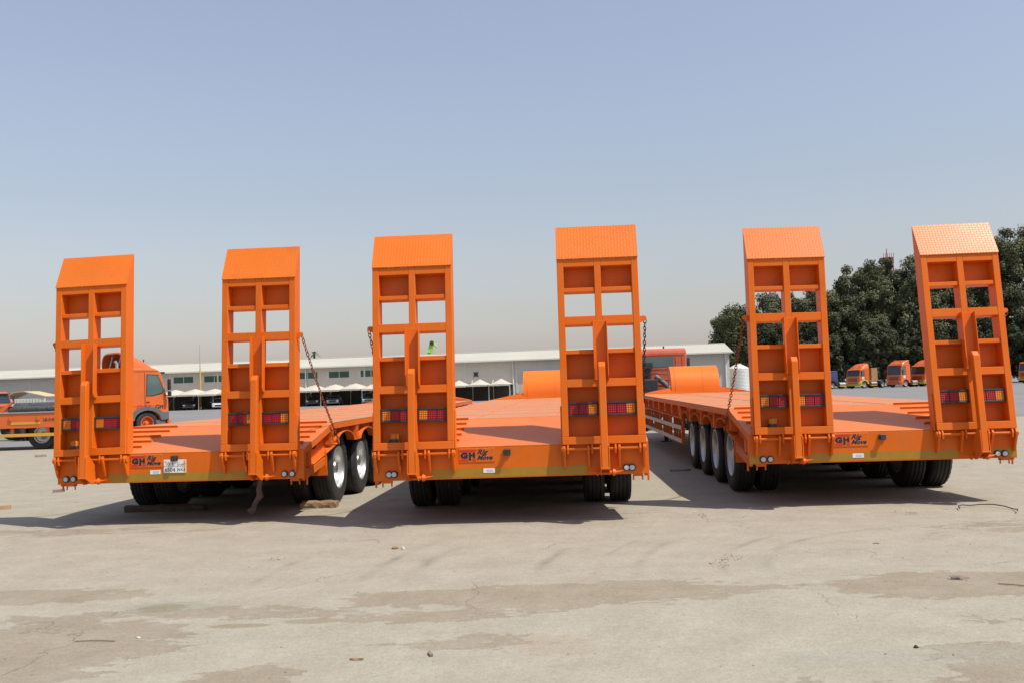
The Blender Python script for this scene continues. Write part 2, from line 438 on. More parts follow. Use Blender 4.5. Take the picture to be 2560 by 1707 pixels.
# ------------------------------------------------------------------ ground
def ground_mats():
    m, n, l, b = new_mat('concrete')
    pos = world_pos(n)
    sep = n.new('ShaderNodeSeparateXYZ'); l.new(pos, sep.inputs[0])
    X, Y = sep.outputs[0], sep.outputs[1]
    # worn-through tan patches: soft ellipses broken up by noise and thresholded to ragged edges
    blobs = [(0.25, 7.15, 1.45, 0.42, 0.95), (-0.55, 6.62, 0.75, 0.2, 0.75), (3.2, 7.08, 1.1, 0.42, 1.0), (2.55, 5.05, 0.45, 0.5, 1.0),
             (-2.95, 6.05, 0.85, 0.75, 1.0), (-3.7, 7.7, 0.85, 0.3, 0.8), (-1.48, 5.25, 0.28, 0.3, 0.8), (-0.3, 5.85, 0.55, 0.22, 0.62),
             (2.75, 6.0, 0.3, 0.16, 0.6), (-2.1, 6.9, 1.5, 0.25, 0.55), (-5.5, 11.5, 2.5, 0.5, 0.5), (5.5, 9.6, 1.8, 0.5, 0.6), (1.0, 4.6, 3.0, 0.35, 0.6)]
    tot = None
    for cx, cy, sx, sy, amp in blobs:
        dx = math_node(n, l, 'DIVIDE', math_node(n, l, 'SUBTRACT', X, cx), sx)
        dy = math_node(n, l, 'DIVIDE', math_node(n, l, 'SUBTRACT', Y, cy), sy)
        q = math_node(n, l, 'ADD', math_node(n, l, 'MULTIPLY', dx, dx), math_node(n, l, 'MULTIPLY', dy, dy))
        g = math_node(n, l, 'MULTIPLY', math_node(n, l, 'SUBTRACT', 1.0, math_node(n, l, 'MULTIPLY', q, 0.5), clamp=True), amp)
        tot = g if tot is None else math_node(n, l, 'MAXIMUM', tot, g)
    stretch = n.new('ShaderNodeMapping'); stretch.inputs['Scale'].default_value = (0.75, 1.5, 1)
    l.new(pos, stretch.inputs['Vector'])
    nz = noise_node(n, l, stretch.outputs[0], 1.7, 10, 0.62)
    nz2 = noise_node(n, l, stretch.outputs[0], 6.5, 9, 0.7)
    patch = math_node(n, l, 'ADD', math_node(n, l, 'MULTIPLY', tot, 0.62), math_node(n, l, 'MULTIPLY', nz, 0.9))
    patch = math_node(n, l, 'ADD', patch, math_node(n, l, 'MULTIPLY', nz2, 0.9))
    patch = ramp_node(n, l, math_node(n, l, 'MULTIPLY', patch, 0.55), 0.645, 0.662)
    # pale laitance towards the camera, warmer further off
    big = noise_node(n, l, pos, 0.35, 7, 0.6)
    mid = noise_node(n, l, pos, 2.3, 8, 0.62)
    pale = mix_col(n, l, ramp_node(n, l, mid, 0.3, 0.7), (0.40, 0.365, 0.30, 1), (0.475, 0.445, 0.38, 1))
    warm = mix_col(n, l, ramp_node(n, l, mid, 0.3, 0.7), (0.385, 0.345, 0.285, 1), (0.465, 0.425, 0.36, 1))
    far = math_node(n, l, 'MULTIPLY', math_node(n, l, 'SUBTRACT', math_node(n, l, 'ADD', Y, math_node(n, l, 'MULTIPLY', big, 5.0)), 8.6), 0.28, clamp=True)
    col = mix_col(n, l, far, pale, warm)
    tan = mix_col(n, l, ramp_node(n, l, mid, 0.32, 0.68), (0.315, 0.262, 0.20, 1), (0.38, 0.325, 0.26, 1))
    col = mix_col(n, l, math_node(n, l, 'MULTIPLY', patch, 0.85), col, tan)
    # old scrub marks of turning tyres, broken by noise
    dx = math_node(n, l, 'SUBTRACT', X, 4.2); dy = math_node(n, l, 'SUBTRACT', Y, 7.6)
    d = math_node(n, l, 'SQRT', math_node(n, l, 'ADD', math_node(n, l, 'MULTIPLY', dx, dx), math_node(n, l, 'MULTIPLY', dy, dy)))
    d = math_node(n, l, 'ADD', d, math_node(n, l, 'MULTIPLY', math_node(n, l, 'SUBTRACT', mid, 0.5), 0.10))
    marks = None
    for r, w in ((2.28, 0.07), (2.62, 0.05), (3.3, 0.07), (3.62, 0.05), (4.07, 0.08), (5.1, 0.09), (5.45, 0.07), (6.3, 0.08)):
        e = math_node(n, l, 'ABSOLUTE', math_node(n, l, 'SUBTRACT', d, r))
        g = math_node(n, l, 'SUBTRACT', 1.0, math_node(n, l, 'DIVIDE', e, w), clamp=True)
        marks = g if marks is None else math_node(n, l, 'MAXIMUM', marks, g)
    win = math_node(n, l, 'SUBTRACT', 1.0, math_node(n, l, 'MULTIPLY', math_node(n, l, 'ABSOLUTE', math_node(n, l, 'SUBTRACT', Y, 8.8)), 0.75), clamp=True)
    brk = ramp_node(n, l, noise_node(n, l, pos, 1.1, 5), 0.42, 0.66)
    marks = math_node(n, l, 'MULTIPLY', math_node(n, l, 'MULTIPLY', marks, win), math_node(n, l, 'MULTIPLY', brk, 0.8))
    col = mix_col(n, l, marks, col, (0.19, 0.165, 0.145, 1))
    # oil and water stains
    for cx, cy, sx, sy, c, a in ((-1.8, 6.5, 0.24, 0.07, (0.25, 0.205, 0.12), 0.55), (-1.36, 6.57, 0.22, 0.09, (0.25, 0.205, 0.12), 0.5), (-2.5, 7.15, 0.34, 0.22, (0.33, 0.33, 0.29), 0.6),
                                 (-2.52, 7.13, 0.18, 0.14, (0.26, 0.21, 0.12), 0.55), (0.2, 5.75, 0.25, 0.3, (0.42, 0.32, 0.25), 0.35), (-1.0, 12.6, 1.4, 0.5, (0.27, 0.225, 0.18), 0.3), (2.0, 5.3, 0.8, 0.25, (0.37, 0.37, 0.33), 0.4)):
        ex = math_node(n, l, 'DIVIDE', math_node(n, l, 'SUBTRACT', X, cx), sx)
        ey = math_node(n, l, 'DIVIDE', math_node(n, l, 'SUBTRACT', Y, cy), sy)
        q = math_node(n, l, 'ADD', math_node(n, l, 'MULTIPLY', ex, ex), math_node(n, l, 'MULTIPLY', ey, ey))
        q = math_node(n, l, 'ADD', q, math_node(n, l, 'MULTIPLY', math_node(n, l, 'SUBTRACT', mid, 0.5), 1.6))
        g = math_node(n, l, 'MULTIPLY', math_node(n, l, 'MULTIPLY', math_node(n, l, 'SUBTRACT', 1.0, q, clamp=True), 2.2, clamp=True), a)
        col = mix_col(n, l, g, col, rgba(c))
    # hairline cracks
    warp = n.new('ShaderNodeVectorMath'); warp.operation = 'ADD'
    nzc = n.new('ShaderNodeTexNoise'); nzc.inputs['Scale'].default_value = 1.6; nzc.inputs['Detail'].default_value = 6
    l.new(pos, nzc.inputs['Vector'])
    l.new(pos, warp.inputs[0]); l.new(nzc.outputs['Color'], warp.inputs[1])
    vor = n.new('ShaderNodeTexVoronoi'); vor.feature = 'DISTANCE_TO_EDGE'; vor.inputs['Scale'].default_value = 0.33
    l.new(warp.outputs[0], vor.inputs['Vector'])
    crack = math_node(n, l, 'SUBTRACT', 1.0, math_node(n, l, 'DIVIDE', vor.outputs['Distance'], 0.0035), clamp=True)
    crack = math_node(n, l, 'MULTIPLY', crack, ramp_node(n, l, noise_node(n, l, pos, 0.5, 3), 0.5, 0.62))
    col = mix_col(n, l, math_node(n, l, 'MULTIPLY', crack, 0.6), col, (0.12, 0.1, 0.085, 1))
    # grit: dark and light aggregate specks
    sp = n.new('ShaderNodeTexVoronoi'); sp.inputs['Scale'].default_value = 34
    l.new(pos, sp.inputs['Vector'])
    spk = math_node(n, l, 'SUBTRACT', 1.0, math_node(n, l, 'DIVIDE', sp.outputs['Distance'], 0.2), clamp=True)
    pick = n.new('ShaderNodeSeparateColor'); l.new(sp.outputs['Color'], pick.inputs[0])
    dark = math_node(n, l, 'MULTIPLY', spk, math_node(n, l, 'GREATER_THAN', pick.outputs[0], 0.955))
    col = mix_col(n, l, math_node(n, l, 'MULTIPLY', dark, 0.75), col, (0.10, 0.085, 0.075, 1))
    fine = noise_node(n, l, pos, 55, 4, 0.7)
    col = mix_col(n, l, 0.62, col, mix_col(n, l, ramp_node(n, l, fine, 0.25, 0.75), (0.55, 0.54, 0.53, 1), (1.1, 1.1, 1.1, 1)), 'MULTIPLY')
    grit = noise_node(n, l, pos, 17, 6, 0.75)
    col = mix_col(n, l, 0.5, col, mix_col(n, l, ramp_node(n, l, grit, 0.3, 0.7), (0.72, 0.71, 0.70, 1), (1.12, 1.12, 1.12, 1)), 'MULTIPLY')
    # pour joints of the slab
    for ang, off, gap in ((0.14, 2.3, 7.3),):
        q = math_node(n, l, 'ADD', math_node(n, l, 'MULTIPLY', X, math.sin(ang)), math_node(n, l, 'MULTIPLY', Y, math.cos(ang)))
        q = math_node(n, l, 'ADD', q, math_node(n, l, 'MULTIPLY', nz, 0.05))
        q = math_node(n, l, 'ABSOLUTE', math_node(n, l, 'SUBTRACT', math_node(n, l, 'FRACT', math_node(n, l, 'DIVIDE', math_node(n, l, 'ADD', q, off + 100), gap)), 0.5))
        jn = math_node(n, l, 'SUBTRACT', 1.0, math_node(n, l, 'DIVIDE', q, 0.0016), clamp=True)
        jn = math_node(n, l, 'MULTIPLY', jn, ramp_node(n, l, nz2, 0.38, 0.55))
        col = mix_col(n, l, math_node(n, l, 'MULTIPLY', jn, 0.55), col, (0.13, 0.11, 0.09, 1))
    brt = n.new('ShaderNodeMix'); brt.data_type = 'RGBA'; brt.blend_type = 'MULTIPLY'; brt.inputs[0].default_value = 1
    l.new(col, brt.inputs[6]); brt.inputs[7].default_value = (0.89, 0.865, 0.78, 1)
    l.new(brt.outputs[2], b.inputs['Base Color'])
    b.inputs['Roughness'].default_value = 0.88
    b.inputs['Specular IOR Level'].default_value = 0.25
    hh = math_node(n, l, 'ADD', math_node(n, l, 'MULTIPLY', fine, 0.6), math_node(n, l, 'MULTIPLY', noise_node(n, l, pos, 9, 6, 0.65), 1.5))
    hh = math_node(n, l, 'SUBTRACT', hh, math_node(n, l, 'MULTIPLY', crack, 1.5))
    hh = math_node(n, l, 'SUBTRACT', hh, math_node(n, l, 'MULTIPLY', patch, 0.5))
    bn = n.new('ShaderNodeBump'); bn.inputs['Strength'].default_value = 0.5; bn.inputs['Distance'].default_value = 0.014
    l.new(hh, bn.inputs['Height']); l.new(bn.outputs[0], b.inputs['Normal'])

    m, n, l, b = new_mat('asphalt')
    pos = world_pos(n)
    f = noise_node(n, l, pos, 0.12, 8, 0.6)
    f2 = noise_node(n, l, pos, 6, 4)
    col = mix_col(n, l, ramp_node(n, l, f, 0.3, 0.7), (0.165, 0.16, 0.152, 1), (0.225, 0.215, 0.205, 1))
    col = mix_col(n, l, math_node(n, l, 'MULTIPLY', f2, 0.3), col, (0.27, 0.245, 0.21, 1))
    l.new(col, b.inputs['Base Color'])
    b.inputs['Roughness'].default_value = 0.85
    b.inputs['Specular IOR Level'].default_value = 0.3
ground_mats()

structure(MB().add([(-2500, -400, 0), (2500, -400, 0), (2500, 3500, 0), (-2500, 3500, 0)], [(0, 1, 2, 3)]).build('concrete_yard', 'concrete'))
structure(MB().add([(-2500, 33.0, 0.004), (-14, 33.6, 0.004), (3, 34.4, 0.004), (20, 33.5, 0.004), (2500, 33.0, 0.004), (2500, 3500, 0.004), (-2500, 3500, 0.004)], [(0, 1, 2, 3, 4, 5, 6)]).build('asphalt_yard', 'asphalt'))

# ------------------------------------------------------------------ wheels (shared meshes, axle along x)
def tyre_mesh(r=0.48, w=0.27, rim=0.285):
    h = w / 2
    prof = [(rim - 0.012, -h * 0.78), (rim + 0.012, -h * 0.9), (rim + 0.07, -h), (r - 0.085, -h), (r - 0.04, -h * 0.97), (r - 0.012, -h * 0.86)]
    g = 0.014
    for c in (-0.55, -0.18, 0.18, 0.55):
        x = c * h
        prof += [(r - 0.001, x - 0.011), (r - g, x - 0.008), (r - g, x + 0.008), (r - 0.001, x + 0.011)]
    prof += [(r - 0.012, h * 0.86), (r - 0.04, h * 0.97), (r - 0.085, h), (rim + 0.07, h), (rim + 0.012, h * 0.9), (rim - 0.012, h * 0.78)]
    nj = len(prof)
    def mod(k, j, rr):
        if j in (4, 5, nj - 5, nj - 6): return rr - (0.012 if k % 2 else 0.0)
        return rr
    return MB().lathe(prof, 'x', 72, closed=True, mod=mod).mesh('tyre', 'rubber', smooth=True)

def rim_mesh(mat='aluminium', rim=0.285, w=0.27):
    """dished truck wheel facing +x: outer lip, deep barrel, disc with hand holes and hub"""
    h = w / 2
    prof = [(rim + 0.004, h * 0.84), (rim + 0.004, h * 0.93), (rim - 0.012, h * 0.95), (rim - 0.024, h * 0.86), (rim - 0.034, h * 0.55), (rim - 0.048, -0.015), (rim - 0.06, -0.035),
            (rim - 0.115, -0.03), (0.135, -0.01), (0.12, 0.0), (0.105, 0.01), (0.092, 0.03), (0.088, 0.075), (0.07, 0.095), (0.0, 0.1)]
    mb = MB().lathe(prof, 'x', 40)
    mb.lathe([(rim + 0.004, h * 0.84), (rim - 0.01, -h * 0.85), (rim - 0.03, -h * 0.8), (rim - 0.055, -0.04)], 'x', 40)
    for k in range(10):
        a = 2 * math.pi * k / 10
        mb.cyl((0.0, 0.142 * math.cos(a), 0.142 * math.sin(a)), (0.028, 0.142 * math.cos(a), 0.142 * math.sin(a)), 0.015, n=6)
    return mb.mesh('rim', mat, smooth=True)

TYRE = tyre_mesh()
RIM = rim_mesh()
RIM_OR = rim_mesh('truck_orange')

def wheel(parent, x, y, z, side, rim=RIM, scale=1.0, tyre=TYRE):
    w = link('wheel', rim, parent, T(x, y, z) @ RZ(0 if side > 0 else math.pi) @ RX(random.random() * 6) @ Matrix.Scale(scale, 4))
    link('tyre', tyre, w)
    return w

# ------------------------------------------------------------------ low-bed trailers
ZB, ZT, YK, ZK, DS, YD = 0.503, 0.850, 1.33, 1.1107, 0.0065, 15.35
def deck_z(y):
    return ZT + (ZK - ZT) * y / YK if y < YK else ZK + DS * (y - YK)
AX = [2.0 + 1.285 * k for k in range(4)]
RU, RH, RH2, RD = 0.443, 2.029, 0.378, 0.175            # ramp half width, height to the bend, tip rise, depth

def link_ring_mesh(mat):
    a, c, r = 0.016, 0.0135, 0.0052                         # oval link: straight half, bend radius, wire radius
    path = []
    for k in range(6): t = math.pi * k / 5; path.append(Vector((c * math.cos(t), 0, a + c * math.sin(t))))
    for k in range(6): t = math.pi + math.pi * k / 5; path.append(Vector((c * math.cos(t), 0, -a + c * math.sin(t))))
    n, m = len(path), 6; vs = []; fs = []
    for i, p in enumerate(path):
        d = (path[(i + 1) % n] - path[i - 1]).normalized(); e = Vector((0, 1, 0)); g = d.cross(e)
        vs += [p + (e * math.cos(2 * math.pi * k / m) + g * math.sin(2 * math.pi * k / m)) * r for k in range(m)]
    for i in range(n):
        for k in range(m): fs.append((i * m + k, i * m + (k + 1) % m, ((i + 1) % n) * m + (k + 1) % m, ((i + 1) % n) * m + k))
    return MB().add(vs, fs).mesh('link', mat, smooth=True)
LINK = {'chain_rust': link_ring_mesh('chain_rust'), 'chain_dark': link_ring_mesh('chain_dark')}

# --- meshes shared by all ramps -------------------------------------------------
def ramp_meshes():
    d = {}
    mb = MB()
    side = [(0, 0.085), (0, RH), (RD, RH + RH2), (RD + 0.016, RH + RH2), (RD + 0.016, 0.0), (0.012, 0.0), (0.012, 0.085)]
    mb.prism(side, 'x', -RU, -RU + 0.072); mb.prism(side, 'x', RU - 0.072, RU)
    mb.box(-0.036, 0.036, 0.001, RD, 0.085, RH)
    d['frame'] = mb.mesh('ramp', 'orange', bevel=0.004)
    t = MB()
    n = Vector((0, -RH2, RD)).normalized()
    p0, p1 = Vector((0, 0, RH)), Vector((0, RD, RH + RH2))
    e = (p1 - p0).normalized()
    q0, q1 = p0 - e * 0.012, p1 + e * 0.012
    vs = []
    for sx in (-RU - 0.004, RU + 0.004):
        for q in (q0, q1):
            for k in (0.002, 0.011): vs.append(Vector((sx, 0, 0)) + q + n * k)
    t.add(vs, [(0, 1, 3, 2), (4, 6, 7, 5), (0, 4, 5, 1), (2, 3, 7, 6), (0, 2, 6, 4), (1, 5, 7, 3)])
    me = t.mesh('tip_plate', 'orange_tread')
    uv = me.uv_layers.new(name='UVMap')
    for lp in me.loops:
        co = me.vertices[lp.vertex_index].co
        uv.data[lp.index].uv = (co.x + 1.0, (co - q0).dot(e) + 1.0)
    d['tip'] = me
    d['weld'] = MB().tube([(-RU + 0.01 + 2 * RU * k / 24 * 0.978, -0.006 + 0.003 * (k % 3), RH - 0.012 + 0.006 * math.sin(k * 2.3)) for k in range(25)], 0.006, 5).mesh('weld_seam', 'orange', smooth=True)
    d['rung_bottom'] = MB().box(-RU, RU, -0.004, RD, 0.0, 0.083).mesh('rung', 'orange', bevel=0.004)
    for i, (v0, v1, w0, w1) in enumerate(((0.615, 0.70, 0.002, 0.10), (0.975, 1.022, 0.014, RD), (1.29, 1.383, 0.002, RD), (1.655, 1.70, 0.014, RD), (1.935, RH - 0.012, 0.002, RD))):
        d['rung%d' % i] = MB().box(-0.1675, 0.1675, w0, w1, v0, v1).mesh('rung', 'orange', bevel=0.003)
    d['panel0'] = MB().box(-0.1675, 0.1675, RD - 0.008, RD + 0.002, 0.083, 0.975).mesh('panel', 'orange')
    d['panel1'] = MB().box(-0.1675, 0.1675, RD - 0.008, RD + 0.002, 1.70, 1.935).mesh('panel', 'orange')
    d['panel_lip'] = MB().box(-0.1675, 0.1675, 0.10, RD - 0.008, 0.612, 0.624).mesh('panel', 'orange')
    # channel that takes the folding leg: web with two flanges, rounded lower corners
    ch = MB().box(-0.07, 0.07, -0.012, -0.002, 0.685, 1.325)
    fl = [(0.0, 1.325), (-0.085, 1.325), (-0.085, 0.73), (-0.07, 0.695), (-0.04, 0.68), (0.0, 0.68)]
    ch.prism(fl, 'x', -0.078, -0.068); ch.prism(fl, 'x', 0.068, 0.078)
    d['channel'] = ch.mesh('leg_channel', 'orange', bevel=0.002)
    leg = MB().prism([(-0.175, -0.265), (-0.175, 0.815), (-0.135, 0.868), (-0.09, 0.868), (-0.09, -0.265)], 'x', -0.037, 0.037)
    d['leg'] = leg.mesh('folding_leg', 'orange', bevel=0.006)
    ft = MB(); pl = [(-0.178, -0.275), (-0.178, -0.02), (-0.105, 0.0), (0.02, -0.10), (0.06, -0.20), (0.062, -0.30), (0.03, -0.335), (-0.03, -0.335)]
    ft.prism(pl, 'x', -0.05, -0.040); ft.prism(pl, 'x', 0.040, 0.05)
    ft.box(-0.045, 0.045, -0.182, -0.17, -0.272, -0.255)
    d['foot'] = ft.mesh('foot_gusset', 'orange', bevel=0.002)
    pin = MB().cyl((-0.075, 0.035, -0.305), (0.085, 0.035, -0.305), 0.02, n=12).cyl((0.085, 0.035, -0.305), (0.115, 0.035, -0.305), 0.038, 0.03, 12)
    pin.cyl((0.115, 0.035, -0.305), (0.2, 0.03, -0.288), 0.015, 0.003, 8)
    pin.cyl((0.09, 0.035, -0.265), (0.09, 0.035, -0.34), 0.012, n=8)
    d['pin'] = pin.mesh('latch_pin', 'orange', smooth=True)
    d['pin_r'] = MB().cyl((-0.09, 0.035, -0.305), (-0.075, 0.035, -0.305), 0.034, n=12).cyl((-0.09, 0.035, -0.305), (-0.19, 0.03, -0.29), 0.012, 0.003, 8).mesh('latch_pin', 'orange', smooth=True)
    d['lug'] = MB().prism([(0.09, -0.255), (0.062, -0.262), (0.045, -0.24), (-0.022, -0.075), (-0.028, -0.04), (-0.012, -0.012), (0.03, -0.008), (0.09, -0.02)], 'x', -0.012, 0.012).mesh('hinge_lug', 'orange', bevel=0.003)
    d['ramp_lug'] = MB().prism([(0.0, 0.0), (0.06, 0.0), (0.055, -0.07), (0.03, -0.105), (0.0, -0.1), (-0.012, -0.05)], 'x', -0.011, 0.011).mesh('ramp_lug', 'orange', bevel=0.003)
    d['rod'] = MB().cyl((-0.435, 0.02, -0.05), (0.445, 0.02, -0.05), 0.017, n=12).cyl((0.43, 0.02, -0.05), (0.452, 0.02, -0.05), 0.036, n=14).cyl((-0.452, 0.02, -0.05), (-0.43, 0.02, -0.05), 0.036, n=14).mesh('hinge_rod', 'orange', smooth=True)
    d['clug'] = MB().prism([(0.0, 1.30), (0.055, 1.325), (0.075, 1.345), (0.07, 1.37), (0.045, 1.378), (0.0, 1.372)], 'y', 0.07, 0.085).mesh('chain_lug', 'orange', bevel=0.002)
    d['patch'] = MB().box(-0.012, 0.0, 0.03, 0.15, 0.0, 0.42).mesh('side_plate', 'orange', bevel=0.004)
    b = MB().lathe([(0.0, 0.0), (0.062, 0.0), (0.062, 0.012), (0.05, 0.022), (0.05, 0.04), (0.0, 0.04)], 'z', 20)
    d['beacon_base'] = b.mesh('beacon', 'black_plastic', smooth=True)
    b = MB().lathe([(0.047, 0.04), (0.047, 0.085), (0.042, 0.098), (0.02, 0.103), (0.0, 0.104)], 'z', 20)
    d['beacon_lens'] = b.mesh('beacon_lens', 'lens_amber', smooth=True)
    # tail lamp: black frame round three moulded lenses
    fr = MB().box(-0.163, 0.163, 0.012, 0.075, -0.072, 0.072)
    fr.box(-0.166, 0.166, -0.004, 0.014, 0.055, 0.075).box(-0.166, 0.166, -0.004, 0.014, -0.075, -0.055).box(-0.166, -0.148, -0.0035, 0.0135, -0.0545, 0.0545).box(0.148, 0.166, -0.0035, 0.0135, -0.0545, 0.0545)
    fr.box(-0.053, -0.047, 0.0, 0.0135, -0.0545, 0.0545).box(0.047, 0.053, 0.0, 0.0135, -0.0545, 0.0545)
    d['lamp'] = fr.mesh('tail_light', 'black_plastic', bevel=0.003)
    for c in ('red', 'amber'):
        d['lens_' + c] = MB().box(-0.046, 0.046, 0.002, 0.0135, -0.054, 0.054).mesh('lens', 'lens_' + c, bevel=0.002)
    d['stay'] = MB().box(-0.0175, 0.0175, 0.07, RD - 0.01, -0.012, 0.012).mesh('lamp_stay', 'orange')
    return d
RM = ramp_meshes()

def chain(tr, p0, p1, mat, sag):
    """links from the ramp lug down to the hook on the side beam"""
    p0, p1 = Vector(p0), Vector(p1)
    hook = MB().tube([p1 + Vector((0, -0.02, 0.0)), p1 + Vector((0, -0.02, -0.05)), p1 + Vector((0, 0.015, -0.065)), p1 + Vector((0, 0.04, -0.03))], 0.009, 6)
    root = hook.build('chain', mat, tr, smooth=True)
    pitch = 0.0485
    L = (p1 - p0).length
    n = int(L / pitch)
    def at(t): return p0.lerp(p1, t) - Vector((0, 0, sag * 4 * t * (1 - t)))
    for i in range(n):
        a, b = at(i / n), at((i + 1) / n)
        d = (b - a).normalized()
        q = d.to_track_quat('Z', 'Y').to_matrix().to_4x4()
        M = Matrix.Translation((a + b) / 2) @ q @ RZ((math.pi / 2 if i % 2 else 0.0) + random.uniform(-0.35, 0.35) + 0.5)
        link('link', LINK[mat], root, M)

def make_ramp(tr, side, lean, xoff, sroll, amber_left, beacon, chain_mat, chain_sag):
    xc = side * (1.4646 + 0.5782) / 2
    base = T(xc + xoff, -0.0908, 0.8398)
    M = base @ RY(-sroll) @ RX(-lean)
    rp = link('ramp', RM['frame'], tr, M)
    link('tip_plate', RM['tip'], rp); link('weld_seam', RM['weld'], rp)
    link('rung', RM['rung_bottom'], rp)
    for cx in (-0.2035, 0.2035):
        for i in range(5): link('rung', RM['rung%d' % i], rp, T(cx, 0, 0))
        link('panel', RM['panel0'], rp, T(cx, 0, 0)); link('panel', RM['panel1'], rp, T(cx, 0, 0))
        link('panel', RM['panel_lip'], rp, T(cx, 0, 0))
        lamp = link('tail_light', RM['lamp'], tr, M @ T(cx, 0.035, 0.378) @ RY(random.uniform(-0.012, 0.012)))
        for k in range(3):
            amb = (k == 0) if amber_left else (k == 2)
            link('lens', RM['lens_amber' if amb else 'lens_red'], lamp, T(-0.1 + 0.1 * k, 0, 0))
        link('lamp_stay', RM['stay'], lamp, T(-0.06, 0, 0)); link('lamp_stay', RM['stay'], lamp, T(0.06, 0, 0))
    link('leg_channel', RM['channel'], rp, T(0.004, 0, 0))
    link('folding_leg', RM['leg'], rp, T(0.004, 0, 0))
    link('foot_gusset', RM['foot'], rp, T(0.004, 0, 0))
    link('latch_pin', RM['pin'], rp, T(0.004, 0, 0)); link('latch_pin', RM['pin_r'], rp, T(0.004, 0, 0))
    link('chain_lug', RM['clug'], rp, T(side * RU, 0, 0) @ (Matrix.Identity(4) if side > 0 else RZ(math.pi) @ T(0, -0.155, 0)))
    for sx in (-1, 1): link('side_plate', RM['patch'], rp, T(sx * RU, 0, 0) if sx < 0 else T(RU + 0.012, 0, 0))
    for u in (-0.424, -0.165, 0.165, 0.427): link('hinge_lug', RM['lug'], tr, base @ T(u, 0, 0))
    for u in (-0.385, -0.125, 0.125, 0.388): link('ramp_lug', RM['ramp_lug'], rp, T(u, 0, 0))
    link('hinge_rod', RM['rod'], tr, base)
    if beacon:
        bc = link('beacon', RM['beacon_base'], rp, T(-0.225, 0.075, 0.084))
        link('beacon_lens', RM['beacon_lens'], bc)
    tip = M @ Vector((side * (RU + 0.058), 0.078, 1.335))
    chain(tr, tip, (side * 1.535, 1.42, 0.885), chain_mat, chain_sag)
    return rp

def arch_pts(yc, hw=0.44, z0=0.838, hh=0.14, n=14):
    return [(yc + hw * math.cos(math.pi * (1 - k / n)), z0 + hh * math.sin(math.pi * k / n)) for k in range(n + 1)]

